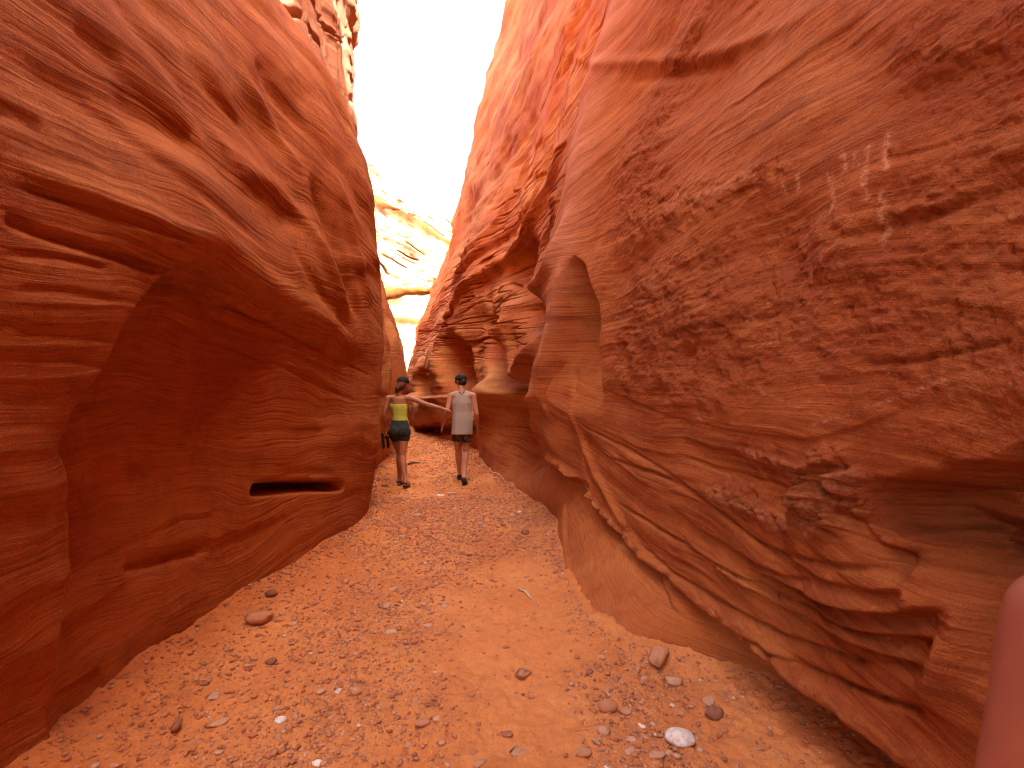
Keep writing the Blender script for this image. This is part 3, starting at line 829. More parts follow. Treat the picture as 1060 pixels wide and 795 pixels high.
special = [
 (704, 768, 33, 'white', 'large smooth whitish stone on the sand near the right wall', 3, .9, .2, (0, .1), .2),
 (267, 644, 34, 'red', 'large blocky red stone lying at the foot of the left wall', 7, .95, .1, (0, 0), .2),
 (406, 655, 18, 'pale', 'flat pale stone alone in the middle of the sandy path', 6, .5, .1, (0, 0), .3),
 (541, 700, 24, 'red', 'pointed red slab half buried in the middle of the path', 8, .9, .6, (.1, .1), .25),
 (683, 688, 34, 'red', 'long wedge of red rock tilted against the foot of the smooth apron', 6, .8, .7, (.1, -.45), .0),
 (697, 708, 24, 'red', 'squat reddish block just below the tilted wedge of rock', 7, .9, .0, (0, 0), .2),
 (740, 742, 19, 'dark', 'round brown stone in the shade below the right overhang', 1, 1.2, .0, (0, 0), .15),
 (629, 734, 20, 'red', 'oval brick-coloured pebble at the top of the right pebble cluster', 2, .9, .0, (0, 0), .2),
 (183, 757, 17, 'dark', 'dark tilted stone standing on edge near the left wall', 9, .9, .9, (.2, -.7), .0),
 (525, 760, 17, 'dark', 'thin dark slab lying flat at the bottom middle of the path', 5, .4, .1, (0, 0), .2),
 (916, 786, 30, 'dark', 'dark slab leaning under the bottom of the right wall', 8, .8, .9, (.2, -.5), .0),
 (227, 749, 22, 'pale', 'long narrow pale stone among the pebbles by the left wall', 5, .5, .7, (0, 0), .2),
 (437, 750, 16, 'red', 'brownish rounded pebble on the path right of the left gravel band', 0, .9, .0, (0, 0), .2),
 (290, 747, 12, 'white', 'small bright white pebble among the left gravel', 4, .9, .0, (0, 0), .2),
 (329, 791, 12, 'white', 'bright white pebble at the very bottom of the left gravel band', 3, .8, .0, (0, 0), .2),
 (468, 511, 14, 'pale', 'flat pinkish stone on the path just behind the man in the tank top', 6, .5, .0, (0, 0), .3),
 (398, 504, 10, 'dark', 'dark stone beside the heels of the woman', 7, .9, .0, (0, 0), .2),
 (281, 616, 13, 'dark', 'dark round stone touching the left wall above the blocky red stone', 2, .9, .0, (0, 0), .2),
 (257, 690, 14, 'red', 'angular red pebble below the blocky stone at the left wall', 8, .9, .0, (0, 0), .2),
 (281, 686, 12, 'dark', 'dark pebble between the left wall and the gravel band', 1, .9, .0, (0, 0), .2),
 (212, 709, 13, 'dark', 'flat dark red chip on the bare sand by the left wall', 6, .5, .0, (0, 0), .2),
 (648, 738, 12, 'pale', 'pale pinkish pebble beside the oval brick-coloured pebble', 3, .8, .0, (0, 0), .2),
 (625, 758, 15, 'pale', 'cream pebble above the bottom edge in the right pebble cluster', 4, .8, .0, (0, 0), .2),
 (680, 783, 16, 'pale', 'creamy oval pebble just below the large whitish stone', 0, .8, .0, (0, 0), .2),
 (604, 781, 16, 'red', 'reddish pebble at the bottom of the right pebble cluster', 2, .8, .0, (0, 0), .2),
 (536, 778, 26, 'red', 'low flat red slab sunk in the sand at the bottom middle', 8, .35, .2, (0, 0), .35),
 (497, 790, 20, 'red', 'brick red flat stone at the bottom edge of the path', 6, .4, .8, (0, 0), .3),
 (443, 648, 11, 'pale', 'small cream chip on the path right of the flat pale stone', 5, .6, .0, (0, 0), .2),
 (490, 780, 10, 'red', 'small red stone left of the sunken slab at the bottom middle', 1, .8, .0, (0, 0), .2),
]
for px, py, w, key, lab, sh, sq, rz, tl, sk in special:
    x, y = to_ground(px, py)
    stone(x, y, mpx(w, y), key, lab, None, sh, sq, rz, tl, sk)

def clear(x, y, s):
    return all((x - a) ** 2 + (y - b) ** 2 > (s + c) ** 2 * .8 for a, b, c in placed)
ZONES = [
  ('in the left gravel band', 'stones scattered in the left gravel band', 140, (-1.75, -.35, 1.75, 4.2), .9),
  ('in the cluster below the tilted wedge', 'stones in the right pebble cluster', 75, (.15, 1.15, 1.95, 3.0), 1.0),
  ('on the far stretch of the path', 'stones along the far path', 50, (-1.7, .3, 4.3, 7.6), .6)]
for where, grp, n, (x0, x1, y0, y1), fac in ZONES:
    c = 0; tries = 0
    while c < n and tries < 6000:
        tries += 1
        x = random.uniform(x0, x1); y = random.uniform(y0, y1)
        if random.random() > float(gravel_density(np.array([x]), np.array([y]))[0]) ** 1.2: continue
        xl = wall_x(WL, XL, y, .05); xr = wall_x(WR, XR, y, .05)
        if x < xl + .06 or x > xr - .06: continue
        s = min(.085, .020 + .014 * random.expovariate(1)) * (1 + .25 * (y - 2) * (y > 3))
        if not clear(x, y, s / 2): continue
        r = random.random()
        key = 'red' if r < .72 else ('pale' if r < .86 else ('dark' if r < .97 else 'white'))
        word = {'red': 'small reddish stone', 'pale': 'small pale pinkish pebble', 'dark': 'small dark brown stone', 'white': 'tiny whitish pebble'}[key]
        stone(x, y, s, key, f'{word} {where}', grp + ', ' + key, sq=random.uniform(.6, 1), sink=random.uniform(.25, .5), name='pebble', cat='pebble')
        c += 1

# fine gravel: one mass
def gravel(n, seed):
    r = np.random.default_rng(seed)
    bm = bmesh.new(); bmesh.ops.create_icosphere(bm, subdivisions=1, radius=1)
    bm.verts.ensure_lookup_table()
    bv = np.array([v.co[:] for v in bm.verts]); bf = np.array([[v.index for v in f.verts] for f in bm.faces]); bm.free()
    xs_, ys_ = [], []
    while len(xs_) < n:
        y = np.where(r.random(4000) < .72, 1.7 + 5.5 * r.random(4000) ** 1.5, 5 + 12 * r.random(4000)); x = r.uniform(-2.6, 1.7, 4000) - np.maximum(y - 10, 0) * .25
        d = gravel_density(x, y)
        ok = r.random(4000) < d ** 1.3 + .05
        x, y = x[ok], y[ok]
        j = int(np.searchsorted(WL.zs, .03))
        xl = np.interp(y, WL.ys, XL[:, j]); xr = np.interp(y, WR.ys, XR[:, j])
        ok = (x > xl + .02) & (x < xr - .02)
        xs_ += list(x[ok]); ys_ += list(y[ok])
        # chips gathered at the foot of the walls
        yb = 1.7 + 8 * r.random(160); side = r.random(160) < .5; off = .02 + r.exponential(.05, 160)
        xb = np.where(side, np.interp(yb, WL.ys, XL[:, j]) + off, np.interp(yb, WR.ys, XR[:, j]) - off)
        xs_ += list(xb); ys_ += list(yb)
    x = np.array(xs_[:n]); y = np.array(ys_[:n])
    s = np.minimum(.0030 + .0036 * r.exponential(1, n), .015)
    s = np.where(r.random(n) < .045, r.uniform(.009, .02, n), s) * (1 + .15 * np.maximum(y - 3, 0))
    h = ground_h(x, y)
    ang = r.uniform(0, 6.28, n); tone = np.clip(r.beta(2.2, 2.2, n) * 1.02, 0, 1)
    sh = r.uniform(.55, 1.2, (n, 1, 3)); sh[..., 2] *= .5
    jit = 1 + r.uniform(-.28, .28, (n, len(bv), 1))
    V = bv[None] * sh * jit * s[:, None, None]
    c, sn = np.cos(ang)[:, None], np.sin(ang)[:, None]
    X_ = V[..., 0] * c - V[..., 1] * sn + x[:, None]; Y_ = V[..., 0] * sn + V[..., 1] * c + y[:, None]
    Z_ = V[..., 2] + h[:, None] + s[:, None] * .25
    V = np.stack([X_, Y_, Z_], -1).reshape(-1, 3)
    Fc = (bf[None] + (np.arange(n) * len(bv))[:, None, None]).reshape(-1, 3)
    me = mesh_np('gravel', V, Fc, M_GRAVEL, {'tone': np.repeat(tone, len(bv))}, smooth=False)
    o = link(bpy.data.objects.new('gravel', me))
    tag(o, 'fine loose gravel and grit spread over the sandy canyon floor', 'gravel', kind='stuff')
gravel(30000, 3)

# ------------------------------------------------------------------ tubes
def tube(name, pts, radii, mat, parent=None, seg=10, flat=1.0):
    bm = bmesh.new(); rings = []
    pts = [Vector(p) for p in pts]
    for i, p in enumerate(pts):
        d = (pts[min(i + 1, len(pts) - 1)] - pts[max(i - 1, 0)]).normalized()
        a = d.cross(Vector((0, 0, 1)) if abs(d.z) < .9 else Vector((1, 0, 0))).normalized(); b = d.cross(a)
        rings.append([bm.verts.new(p + (a * math.cos(t) + b * math.sin(t) * flat) * radii[i]) for t in [k * 2 * math.pi / seg for k in range(seg)]])
    for r0, r1 in zip(rings, rings[1:]):
        for k in range(seg): bm.faces.new((r0[k], r0[(k+1) % seg], r1[(k+1) % seg], r1[k]))
    bm.faces.new(rings[0][::-1]); bm.faces.new(rings[-1])
    bmesh.ops.recalc_face_normals(bm, faces=bm.faces)
    me = bpy.data.meshes.new(name); bm.to_mesh(me); bm.free(); me.materials.append(mat)
    for p in me.polygons: p.use_smooth = True
    return link(bpy.data.objects.new(name, me), parent)

M_WOOD = simple('bleached_wood', (.55, .42, .32), .8, .3, 40, .002)
M_DRY = simple('dark_wood', (.10, .055, .035), .8, .3, 40, .002)
x0, y0 = to_ground(536, 611); x1, y1 = to_ground(550, 621)
o = tube('twig', [(x0, y0, gh(x0, y0) + .012), ((x0 + x1) / 2 + .01, (y0 + y1) / 2 + .02, gh(x0, y0) + .022), (x1, y1, gh(x1, y1) + .008)], [.006, .008, .004], M_WOOD)
tag(o, 'short bleached twig lying on the sand in front of the right wall apron', 'twig')
x0, y0 = to_ground(422, 481); x1, y1 = to_ground(434, 480)
o = tube('stick', [(x0, y0, gh(x0, y0) + .02), ((x0 + x1) / 2, y0 + .05, gh(x0, y0) + .045), (x1, y1, gh(x1, y1) + .02)], [.018, .025, .012], M_DRY)
tag(o, 'dark stick lying on the path between the two walkers', 'stick')

# ================================================================== PEOPLE
M_SKIN = simple('tanned_skin', (.38, .155, .085), .55, .06, 12, 0, .35, .15)
M_SKIN2 = simple('fair_tanned_skin', (.45, .20, .12), .55, .06, 12, 0, .35, .15)
M_SKIN3 = simple('flushed_skin', (.33, .085, .045), .6, .04, 10, 0, .25, .2)
M_GREEN = simple('lime_fabric', (.42, .44, .07), .85, .15, 25, .002)
M_SHORT = simple('charcoal_fabric', (.028, .032, .030), .9, .4, 60, .002)
M_GREY = simple('grey_heather_fabric', (.36, .29, .25), .9, .12, 150, .002)
def pattern():
    k = NT('patterned_shorts')
    tc = k.a('ShaderNodeTexCoord').outputs['Object']
    n = k.noise(tc, 22, 3, .6, .6)
    k.l.new(k.ramp(n, [(.50, (.018, .014, .014)), (.56, (.13, .065, .05))], 'EASE'), k.b.inputs['Base Color'])
    k.b.inputs['Roughness'].default_value = .9
    return k.m
M_PAT = pattern()
M_HAIR = simple('dark_brown_hair', (.045, .018, .010), .6, .4, 90, .004)
M_HAIRL = simple('auburn_hair', (.12, .04, .02), .55, .4, 90, .004)
M_CAP = simple('black_cap_fabric', (.018, .013, .012), .85, .3, 60, .001)
M_SHOE = simple('black_rubber', (.02, .015, .014), .6, .3, 50, .001)
M_LENS = simple('dark_lens', (.01, .01, .01), .15, .1, 10, 0, .6)

def blob_mesh(name, parts, voxel, smooth, mat):
    """union of tapered, rounded pieces grown into one continuous surface"""
    bm = bmesh.new()
    for pr in parts:
        p0, r0, p1, r1 = pr
        tmp = bmesh.new()
        for p, r in ((p0, r0), (p1, r1)):
            if isinstance(r, (int, float)): r = (r, r, r)
            bmesh.ops.create_icosphere(tmp, subdivisions=2, radius=1, matrix=Matrix.Translation(p) @ Matrix.Diagonal((*r, 1)))
        bmesh.ops.convex_hull(tmp, input=tmp.verts)
        bmesh.ops.delete(tmp, geom=[v for v in tmp.verts if not v.link_faces], context='VERTS')
        me_ = bpy.data.meshes.new('t'); tmp.to_mesh(me_); tmp.free(); bm.from_mesh(me_); bpy.data.meshes.remove(me_)
    me = bpy.data.meshes.new('t'); bm.to_mesh(me); bm.free()
    ob = bpy.data.objects.new('t', me); COL.objects.link(ob)
    m1 = ob.modifiers.new('r', 'REMESH'); m1.mode = 'VOXEL'; m1.voxel_size = voxel
    m2 = ob.modifiers.new('s', 'SMOOTH'); m2.factor = .5; m2.iterations = smooth
    dg = bpy.context.evaluated_depsgraph_get(); dg.update()
    out = bpy.data.meshes.new_from_object(ob.evaluated_get(dg)); out.name = name
    bpy.data.objects.remove(ob); bpy.data.meshes.remove(me)
    out.materials.clear(); out.materials.append(mat)
    for p in out.polygons: p.use_smooth = True
    return out

def V(*a): return Vector(a)
def lerp(a, b, t): return a + (b - a) * t

def hand(parts, wrist, dirn, palm_n, side, curl=.5, k=1.0):
    """palm, four unequal bent fingers and a thumb; side = towards the thumb"""
    d = dirn.normalized(); n = palm_n.normalized(); s = side.normalized()
    end = wrist + d * .085 * k
    for o_ in (-.026, -.009, .009, .026):
        parts.append((wrist + s * o_ * .7 * k, .014 * k, end + s * o_ * k, .012 * k))
    for o_, ln in ((.028, .070), (.010, .078), (-.009, .073), (-.027, .058)):
        p = end + s * o_ * k; dd = d.copy()
        for j, f in enumerate((.45, .32, .23)):
            dd = (dd + n * curl * (.35 + .3 * j)).normalized()
            p2 = p + dd * ln * f * k
            parts.append((p, (.0095 - .001 * j) * k, p2, (.0088 - .0012 * j) * k)); p = p2
    p = wrist + d * .025 * k + s * .03 * k
    for j, f in enumerate((.040, .030)):
        dd = (d * .8 + s * .6 + n * .4 * (j + curl)).normalized()
        p2 = p + dd * f * k
        parts.append((p, .012 * k, p2, .0095 * k)); p = p2

def limb(parts, pts, rad):
    for a, b, r0, r1 in zip(pts, pts[1:], rad, rad[1:]): parts.append((a, r0, b, r1))

def foot(parts, ankle, fwd, up=V(0, 0, 1), L_=.17, k=1.0):
    f = fwd.normalized()
    heel = ankle - f * .035 * k - up * .055 * k; ball = ankle + f * L_ * .62 * k - up * .068 * k; toe = ankle + f * L_ * k - up * .072 * k
    parts += [(ankle, .036 * k, heel, .030 * k), (ankle, .036 * k, ball, (.036 * k, .036 * k, .020 * k)), (heel, .028 * k, ball, (.038 * k, .036 * k, .020 * k)),
              (ball, (.038 * k, .036 * k, .019 * k), toe, (.032 * k, .03 * k, .015 * k))]
    return heel, ball, toe

def head_parts(parts, c, look, k=1.0):
    """skull, jaw, nose, ears, brow, lips, chin around centre c; look = facing direction"""
    f = look.normalized(); s = f.cross(V(0, 0, 1)).normalized(); u = s.cross(f).normalized()
    parts += [(c - f * .018 * k + u * .025 * k, .083 * k, c + f * .012 * k + u * .025 * k, .076 * k),
              (c + f * .02 * k, .066 * k, c + f * .048 * k - u * .075 * k, .036 * k),
              (c + f * .078 * k + u * .012 * k, .012 * k, c + f * .102 * k - u * .020 * k, .012 * k),
              (c + f * .060 * k + u * .035 * k - s * .03, .018 * k, c + f * .060 * k + u * .035 * k + s * .03, .018 * k),
              (c + f * .080 * k - u * .052 * k - s * .016, .010 * k, c + f * .080 * k - u * .052 * k + s * .016, .010 * k),
              (c + f * .055 * k - u * .085 * k, .024 * k, c + f * .068 * k - u * .085 * k, .018 * k)]
    for q in (-1, 1):
        e = c + s * q * .078 * k - f * .005 * k
        parts.append((e + u * .015 * k, (.010, .016, .016), e - u * .018 * k, (.008, .010, .010)))
    return f, s, u

def add(name, me, parent, loc=None):
    o = bpy.data.objects.new(name, me); link(o, parent); return o

def cap_on(parent, c, f, s, u, k, mat, brim=1):
    parts = [(c - f * .012 * k + u * .052 * k, (.091 * k, .095 * k, .070 * k), c + f * .008 * k + u * .050 * k, (.090 * k, .092 * k, .068 * k)),
             (c + u * .118 * k, .007, c + u * .122 * k, .007)]
    bc = c + f * .085 * k * brim + u * .045 * k
    for o_ in (-.05, -.025, 0, .025, .05):
        parts.append((bc + s * o_ - f * .02 * brim, .0065, bc + s * o_ * .85 + f * (.062 - abs(o_) * .35) * brim - u * .010, .0055))
    return add('cap', blob_mesh('cap', parts, .006, 4, mat), parent)

def eyes_on(parent, c, f, s, u, k):
    for q in (-1, 1):
        e = c + f * .074 * k + s * q * .032 * k + u * .012 * k
        add('eye', blob_mesh('eye', [(e, .010, e + f * .001, .010)], .003, 2, M_LENS), parent)

# ---- woman -------------------------------------------------------------
def woman():
    X0, Y0 = -1.735, 7.95
    root = empty('person', (X0, Y0, gh(X0, Y0)))
    tag(root, 'woman in lime tube top and charcoal shorts seen from behind, reaching to the man', 'person')
    W0 = V(0, 0, 0)
    P = []
    # local coordinates: x right, y forward (away from viewer), z up
    pel = V(-.01, 0, .90); waist = V(-.01, .01, 1.06); chest = V(-.02, .01, 1.24); neckb = V(-.015, .0, 1.40)
    P += [(pel - V(0, 0, .03), (.150, .105, .09), pel + V(0, 0, .06), (.140, .098, .06)),
          (pel + V(0, 0, .04), (.135, .095, .06), waist, (.108, .080, .06)),
          (waist, (.108, .080, .06), chest, (.132, .092, .07)),
          (chest, (.132, .092, .07), V(-.02, -.005, 1.36), (.125, .070, .045))]
    for q in (-1, 1): P.append((V(-.02, 0, 1.375), .048, V(q * .150 - .02, 0, 1.375), .044))
    hc = V(.035, .02, 1.585)
    P.append((neckb, .050, V(.01, .012, 1.49), .046))
    f, s, u = head_parts(P, hc, V(.35, .93, -.12), .95)
    for q in (-1, 1): P.append((pel + V(q * .06, -.045, -.02), .085, pel + V(q * .062, -.045, -.05), .083))
    # legs, crossing mid stride
    lh = pel + V(-.075, 0, -.06); rh = pel + V(.075, 0, -.06)
    lk = V(-.035, .13, .49); la = V(-.035, .10, .095)
    rk = V(.035, -.02, .48); ra = V(.115, -.16, .12)
    for h, kn, an in ((lh, lk, la), (rh, rk, ra)):
        limb(P, [h, lerp(h, kn, .35), kn, lerp(kn, an, .3) - V(0, .012, 0), lerp(kn, an, .72), an], [.090, .080, .055, .056, .040, .033])
    h1 = foot(P, la, V(-.05, 1, 0)); h2 = foot(P, ra, V(.12, .95, -.18), V(0, .1, .99))
    # right arm reaching out to the man
    sh = V(.145, 0, 1.375); el = V(.42, .03, 1.27); wr = V(.655, .07, 1.205)
    limb(P, [sh, lerp(sh, el, .4), el, lerp(el, wr, .35), wr], [.048, .040, .034, .034, .024])
    hand(P, wr, V(.9, .1, -.25), V(.1, .3, -1), V(.15, 1, .2), .55, .92)
    # left arm down, bent a little, holding shoes
    sh = V(-.185, 0, 1.37); el = V(-.235, -.03, 1.11); wr = V(-.235, .05, .90)
    limb(P, [sh, lerp(sh, el, .4), el, lerp(el, wr, .35), wr], [.048, .041, .034, .033, .024])
    hand(P, wr, V(0, .15, -1), V(1, .0, 0), V(0, 1, .1), .9, .92)
    body = add('body', blob_mesh('body', P, .0075, 5, M_SKIN), root)
    T = [(V(-.01, .01, 1.02), (.128, .098, .02), waist + V(0, 0, .03), (.118, .090, .05)),
         (waist + V(0, 0, .02), (.118, .090, .05), V(-.02, .01, 1.235), (.142, .102, .04)),
         (V(-.02, .01, 1.235), (.142, .102, .04), V(-.02, .012, 1.275), (.141, .100, .014))]
    T += [(V(-.07, .085, 1.23), .058, V(.03, .085, 1.23), .058)]
    top = add('top', blob_mesh('top', T, .008, 3, M_GREEN), root)
    Sh = [(pel - V(0, 0, .03), (.162, .118, .085), pel + V(0, 0, .06), (.150, .108, .05)),
          (pel + V(0, 0, .05), (.150, .108, .05), V(-.01, .008, 1.035), (.124, .094, .012))]
    for q, h, kn in ((-1, lh, lk), (1, rh, rk)):
        Sh.append((h, .104, lerp(h, kn, .22), .096))
        Sh.append((pel + V(q * .06, -.05, -.02), .092, pel + V(q * .062, -.05, -.05), .090))
    add('shorts', blob_mesh('shorts', Sh, .008, 3, M_SHORT), root)
    H = [(hc - f * .02 + u * .02, .084, hc - f * .035 - u * .015, .078), (hc - f * .06 - u * .03, .05, hc - f * .055 - u * .06, .035)]
    H += [(hc - f * .085 - u * .0, .026, hc - f * .10 - s * .03 - u * .07, .034), (hc - f * .10 - s * .03 - u * .07, .034, hc - f * .085 - s * .055 - u * .125, .024)]
    add('hair', blob_mesh('hair', H, .007, 3, M_HAIRL), root)
    cap_on(root, hc, f, s, u, 1.04, M_CAP)
    eyes_on(root, hc, f, s, u, .95)
    for an, hh in ((la, h1), (ra, h2)):
        he, ba, to = hh
        sd = [(he - V(0, .01, .030), (.034, .034, .012), ba - V(0, 0, .020), (.042, .036, .011)), (ba - V(0, 0, .020), (.042, .036, .011), to - V(0, -.012, .016), (.036, .03, .010)),
              (ba + V(-.038, 0, .004), .010, ba + V(0, 0, .024), .010), (ba + V(.038, 0, .004), .010, ba + V(0, 0, .024), .010),
              (he + V(-.03, 0, .0), .011, he + V(0, -.03, .03), .010), (he + V(.03, 0, .0), .011, he + V(0, -.03, .03), .010), (he + V(-.032, 0, .02), .010, an + V(0, .03, -.01), .010), (he + V(.032, 0, .02), .010, an + V(0, .03, -.01), .010)]
        add('sandal', blob_mesh('sandal', sd, .006, 3, M_SHOE), root)
    # shoes she carries
    c = V(X0, Y0, gh(X0, Y0)) + wr + V(0, .02, -.12)
    sr = empty('carried_shoes', c); tag(sr, 'pair of dark shoes hanging from the left hand of the woman', 'shoes')
    for q in (-1, 1):
        o_ = V(q * .028, q * .03, 0)
        sole = [(V(-.02, -.01, .015) + o_, (.022, .038, .035), V(-.005, .015, -.17) + o_, (.020, .042, .04))]
        so = add('shoe', blob_mesh('shoe', sole, .008, 2, M_SHOE), sr)
        tube('strap', [V(.004, -.03, -.03) + o_, V(.035, .0, .0) + o_, V(.004, .04, -.04) + o_], [.007, .007, .007], M_CAP, so, 8)
        tube('lace', [V(.0, .0, .03) + o_, V(.004, .005, .06) + o_ * .3, V(0, 0, .085)], [.004, .004, .004], M_CAP, so, 6)
    return root
woman()

# ---- man ---------------------------------------------------------------
def man():
    X0, Y0 = -.80, 8.2
    root = empty('person', (X0, Y0, gh(X0, Y0)))
    tag(root, 'man in grey sleeveless shirt, patterned dark shorts and black cap seen from behind', 'person')
    P = []
    pel = V(.0, 0, .92); waist = V(0, .0, 1.08); chest = V(-.0, .0, 1.28); neckb = V(-.005, -.005, 1.46)
    P += [(pel - V(0, 0, .03), (.140, .105, .08), pel + V(0, 0, .05), (.138, .10, .06)),
          (pel + V(0, 0, .05), (.136, .10, .06), waist, (.130, .090, .06)),
          (waist, (.130, .092, .06), chest, (.158, .105, .08)),
          (chest, (.158, .105, .08), V(0, -.01, 1.40), (.150, .082, .05)),
          (V(0, -.01, 1.43), (.10, .06, .04), neckb, .058)]
    for q in (-1, 1): P.append((V(0, -.005, 1.415), .055, V(q * .168, -.005, 1.405), .053))
    hc = V(-.015, .045, 1.625)
    P.append((neckb, .056, V(-.012, .02, 1.535), .052))
    f, s, u = head_parts(P, hc, V(-.62, .72, -.30), 1.0)
    lh = pel + V(-.08, 0, -.07); rh = pel + V(.08, 0, -.07)
    lk = V(-.075, .16, .51); la = V(-.075, .32, .105)
    rk = V(.055, .05, .50); ra = V(.045, -.13, .13)
    for h, kn, an in ((lh, lk, la), (rh, rk, ra)):
        limb(P, [h, lerp(h, kn, .35), kn, lerp(kn, an, .3) - V(0, .015, 0), lerp(kn, an, .72), an], [.088, .076, .055, .056, .040, .034])
    h1 = foot(P, la, V(-.08, 1, 0), L_=.19); h2 = foot(P, ra, V(.06, .93, -.25), V(0, .15, .98), L_=.19)
    # left arm angled out, right arm hanging
    sh = V(-.175, 0, 1.40); el = V(-.235, -.07, 1.14); wr = V(-.31, .04, .95)
    limb(P, [sh, lerp(sh, el, .4), el, lerp(el, wr, .35), wr], [.054, .045, .038, .038, .027])
    hand(P, wr, V(-.25, .15, -1), V(.9, .3, 0), V(0, 1, .1), .35, 1.05)
    sh = V(.178, 0, 1.40); el = V(.235, -.04, 1.12); wr = V(.245, .07, .90)
    limb(P, [sh, lerp(sh, el, .4), el, lerp(el, wr, .35), wr], [.054, .045, .038, .038, .027])
    hand(P, wr, V(.02, .15, -1), V(-1, .2, 0), V(0, 1, .1), .5, 1.05)
    add('body', blob_mesh('body', P, .0075, 5, M_SKIN2), root)
    T = [(V(0, .01, .79), (.182, .140, .012), V(0, 0, 1.0), (.170, .126, .03)), (V(0, 0, 1.0), (.170, .126, .03), V(0, 0, 1.14), (.156, .112, .05)),
         (V(0, 0, 1.14), (.156, .112, .05), V(0, -.0, 1.29), (.168, .118, .05)), (V(0, 0, 1.29), (.166, .118, .05), V(0, -.008, 1.41), (.135, .088, .045))]
    for q in (-1, 1): T.append((V(q * .07, -.008, 1.43), .055, V(q * .125, -.005, 1.418), .050))
    sd = blob_mesh('shirt', T, .008, 3, M_GREY)
    # cloth folds
    co = np.empty(len(sd.vertices) * 3, np.float32); sd.vertices.foreach_get('co', co); co = co.reshape(-1, 3)
    kf = 1 + .05 * per2(co[:, 0] * 14 + co[:, 2] * 3, co[:, 2] * 3.5, 901) * sst(1.42, 1.1, co[:, 2])
    co[:, 0] *= kf; co[:, 1] *= kf; sd.vertices.foreach_set('co', co.ravel())
    add('shirt', sd, root)
    Sh = [(pel - V(0, 0, .02), (.146, .114, .08), pel + V(0, 0, .03), (.142, .108, .05))]
    for q, h, kn in ((-1, lh, lk), (1, rh, rk)): Sh.append((h - V(q * .012, 0, 0), .094, lerp(h, kn, .52), (.088, .095, .02)))
    add('shorts', blob_mesh('shorts', Sh, .008, 3, M_PAT), root)
    add('hair', blob_mesh('hair', [(hc - f * .020 + u * .015, .082, hc - f * .036 - u * .015, .066)], .007, 3, M_HAIR), root)
    cap_on(root, hc, f, s, u, 1.07, M_CAP)
    eyes_on(root, hc, f, s, u, 1.0)
    G = []
    for q in (-1, 1):
        e = hc + f * .088 + s * q * .032 + u * .012
        G.append((e - s * .018, (.010, .010, .014), e + s * .018, (.010, .010, .014)))
        G.append((e + s * q * .02 + u * .006, .006, hc + s * q * .086 + u * .012, .006))
    G.append((hc + f * .092 - s * .02 + u * .014, .006, hc + f * .092 + s * .02 + u * .014, .006))
    add('sunglasses', blob_mesh('sunglasses', G, .0045, 1, M_LENS), root)
    tube('neck_cord', [V(-.045, -.035, 1.47), V(-.03, -.072, 1.45), V(.0, -.092, 1.42), V(.03, -.072, 1.45), V(.045, -.035, 1.47)], [.006] * 5, M_CAP, root, 8)
    for an, hh in ((la, h1), (ra, h2)):
        he, ba, to = hh
        sdp = [(he - V(0, .0, .022), (.040, .042, .022), ba - V(0, 0, .012), (.048, .042, .020)), (ba - V(0, 0, .012), (.048, .042, .020), to + V(0, .01, -.010), (.040, .03, .016)),
               (he + V(0, -.005, .01), .037, ba + V(0, -.02, .012), .036)]
        add('shoe', blob_mesh('shoe', sdp, .007, 3, M_SHOE), root)
    return root
man()

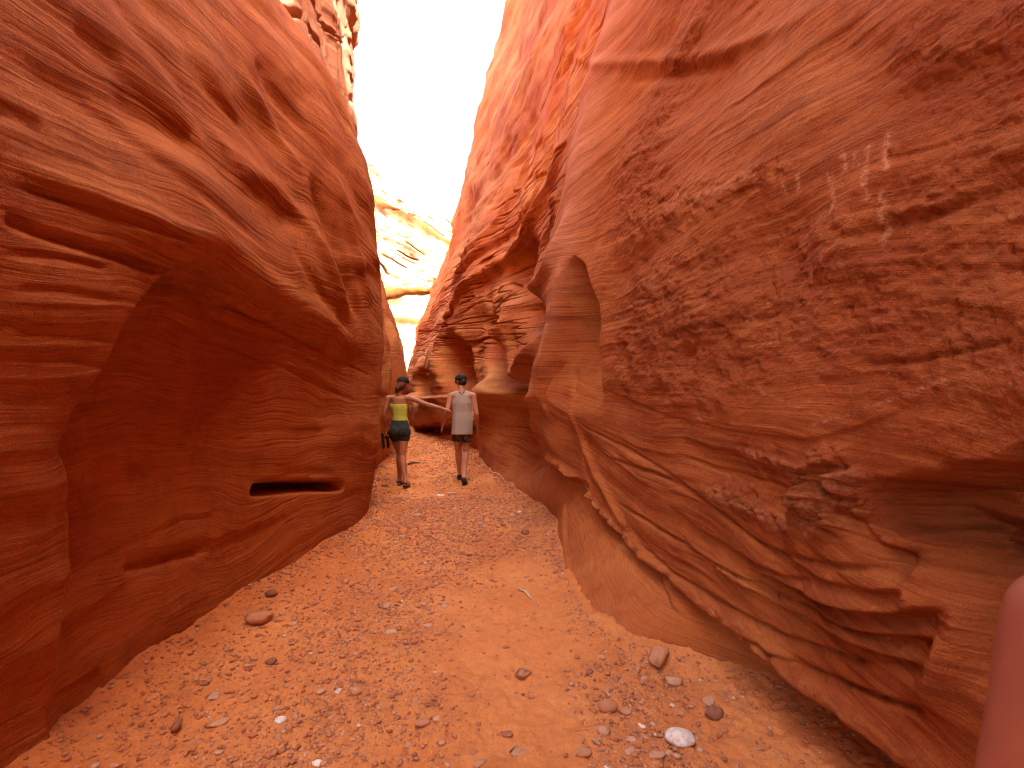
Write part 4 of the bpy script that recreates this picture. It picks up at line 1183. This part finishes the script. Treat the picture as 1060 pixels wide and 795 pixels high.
# ---- companion close to the viewpoint on the right ----------------------
def companion():
    X0, Y0 = .698, .50
    root = empty('person', (X0, Y0, gh(X0, Y0)))
    tag(root, 'person with a bare flushed shoulder standing close at the right edge', 'person')
    P = []
    pel = V(0, 0, .88); waist = V(0, 0, 1.02); chest = V(0, 0, 1.17); dz = -.055
    P += [(pel - V(0, 0, .03), (.145, .105, .09), pel + V(0, 0, .06), (.138, .098, .06)), (pel + V(0, 0, .04), (.135, .098, .06), waist, (.115, .085, .06)),
          (waist, (.115, .085, .06), chest, (.135, .095, .07)), (chest, (.135, .095, .07), V(0, 0, 1.27), (.125, .075, .05)), (V(0, 0, 1.30), (.09, .055, .035), V(0, 0, 1.37), .050)]
    for q in (-1, 1): P.append((V(q * .06, 0, 1.315), .050, V(q * .135, 0, 1.295), .060))
    hc = V(.01, -.0, 1.50)
    P.append((V(0, 0, 1.36), .048, V(.0, .0, 1.43), .046))
    f, s, u = head_parts(P, hc, V(.1, 1, -.05), .95)
    for q in (-1, 1):
        h = pel + V(q * .075, 0, -.06); kn = V(q * .09, .02, .48); an = V(q * .10, -.01, .075)
        limb(P, [h, lerp(h, kn, .35), kn, lerp(kn, an, .3) - V(0, .012, 0), lerp(kn, an, .72), an], [.090, .078, .054, .055, .040, .033])
        foot(P, an, V(q * .15, 1, 0))
        sh = V(q * .140, 0, 1.295); el = V(q * .250, -.02, 1.00); wr = V(q * .25, .10, .80)
        limb(P, [sh, lerp(sh, el, .4), el, lerp(el, wr, .35), wr], [.062, .050, .038, .037, .026])
        hand(P, wr, V(0, .3, -1), V(-q, .1, 0), V(0, 1, .2), .5, .95)
    add('body', blob_mesh('body', P, .0075, 6, M_SKIN3), root)
    T = [(V(0, 0, .96), (.140, .108, .02), V(0, 0, 1.05), (.126, .095, .05)), (V(0, 0, 1.05), (.126, .095, .05), V(0, 0, 1.20), (.144, .106, .04))]
    add('top', blob_mesh('top', T, .008, 3, M_SHORT), root)
    Sh = [(pel - V(0, 0, .03), (.156, .118, .085), pel + V(0, 0, .06), (.148, .108, .05)), (pel + V(0, 0, .05), (.146, .108, .05), V(0, 0, 1.0), (.128, .096, .012))]
    for q in (-1, 1): Sh.append((pel + V(q * .075, 0, -.06), .102, V(q * .085, .01, .66), (.09, .09, .02)))
    add('shorts', blob_mesh('shorts', Sh, .008, 3, M_SHORT), root)
    add('hair', blob_mesh('hair', [(hc - f * .02 + u * .035, .090, hc - f * .04 - u * .02, .076), (hc - f * .075 - u * .01, .03, hc - f * .10 - u * .12, .02)], .007, 3, M_HAIR), root)
    eyes_on(root, hc, f, s, u, .95)
    return root
comp = companion(); comp.scale = (1, 1, 1.075)

# ================================================================== LIGHT
sd = Vector((1.0, -1.15, 1.75)).normalized()          # towards the sun
elev = math.asin(sd.z); az = math.atan2(sd.x, sd.y)   # from +Y towards +X
w = bpy.data.worlds.new('World'); S.world = w; w.use_nodes = True
nt = w.node_tree
sky = nt.nodes.new('ShaderNodeTexSky'); sky.sky_type = 'NISHITA'; sky.sun_disc = False
sky.sun_elevation = elev; sky.sun_rotation = az
sky.dust_density = 4.0; sky.air_density = 1.0; sky.ozone_density = .6
bg = nt.nodes['Background']; warm = nt.nodes.new('ShaderNodeMix'); warm.data_type = 'RGBA'; warm.blend_type = 'MULTIPLY'; warm.inputs[0].default_value = 1
nt.links.new(sky.outputs[0], warm.inputs[6]); warm.inputs[7].default_value = (1, .90, .74, 1)   # warm tint on the sky light, as a white balance
nt.links.new(warm.outputs[2], bg.inputs[0]); bg.inputs[1].default_value = .15
sl_ = bpy.data.lights.new('sun', 'SUN'); sl_.energy = 2.3; sl_.angle = math.radians(.5); sl_.color = (1, .93, .82)
so = bpy.data.objects.new('sun', sl_); link(so); so.rotation_euler = sd.to_track_quat('Z', 'Y').to_euler(); so.location = sd * 60

# ================================================================== CAMERA
cam = bpy.data.cameras.new('camera'); cam.sensor_width = 36; cam.lens = 18.0
cam.clip_start = .02; cam.clip_end = 2000
cam.dof.use_dof = True; cam.dof.focus_distance = 4.5; cam.dof.aperture_fstop = 5.5
co_ = bpy.data.objects.new('camera', cam); link(co_); co_.location = (0, 0, EYE); co_.rotation_euler = (math.radians(90), 0, 0)
S.camera = co_

S.view_settings.view_transform = 'Standard'; S.view_settings.look = 'None'
S.view_settings.gamma = 1; S.view_settings.use_curve_mapping = False
S.view_settings.exposure = 3.78
S.cycles.use_denoising = True; S.cycles.filter_width = 1.2
S.cycles.max_bounces = 10; S.cycles.diffuse_bounces = 8; S.cycles.glossy_bounces = 2
S.cycles.caustics_reflective = False; S.cycles.caustics_refractive = False
S.cycles.use_adaptive_sampling = True; S.cycles.adaptive_threshold = .015
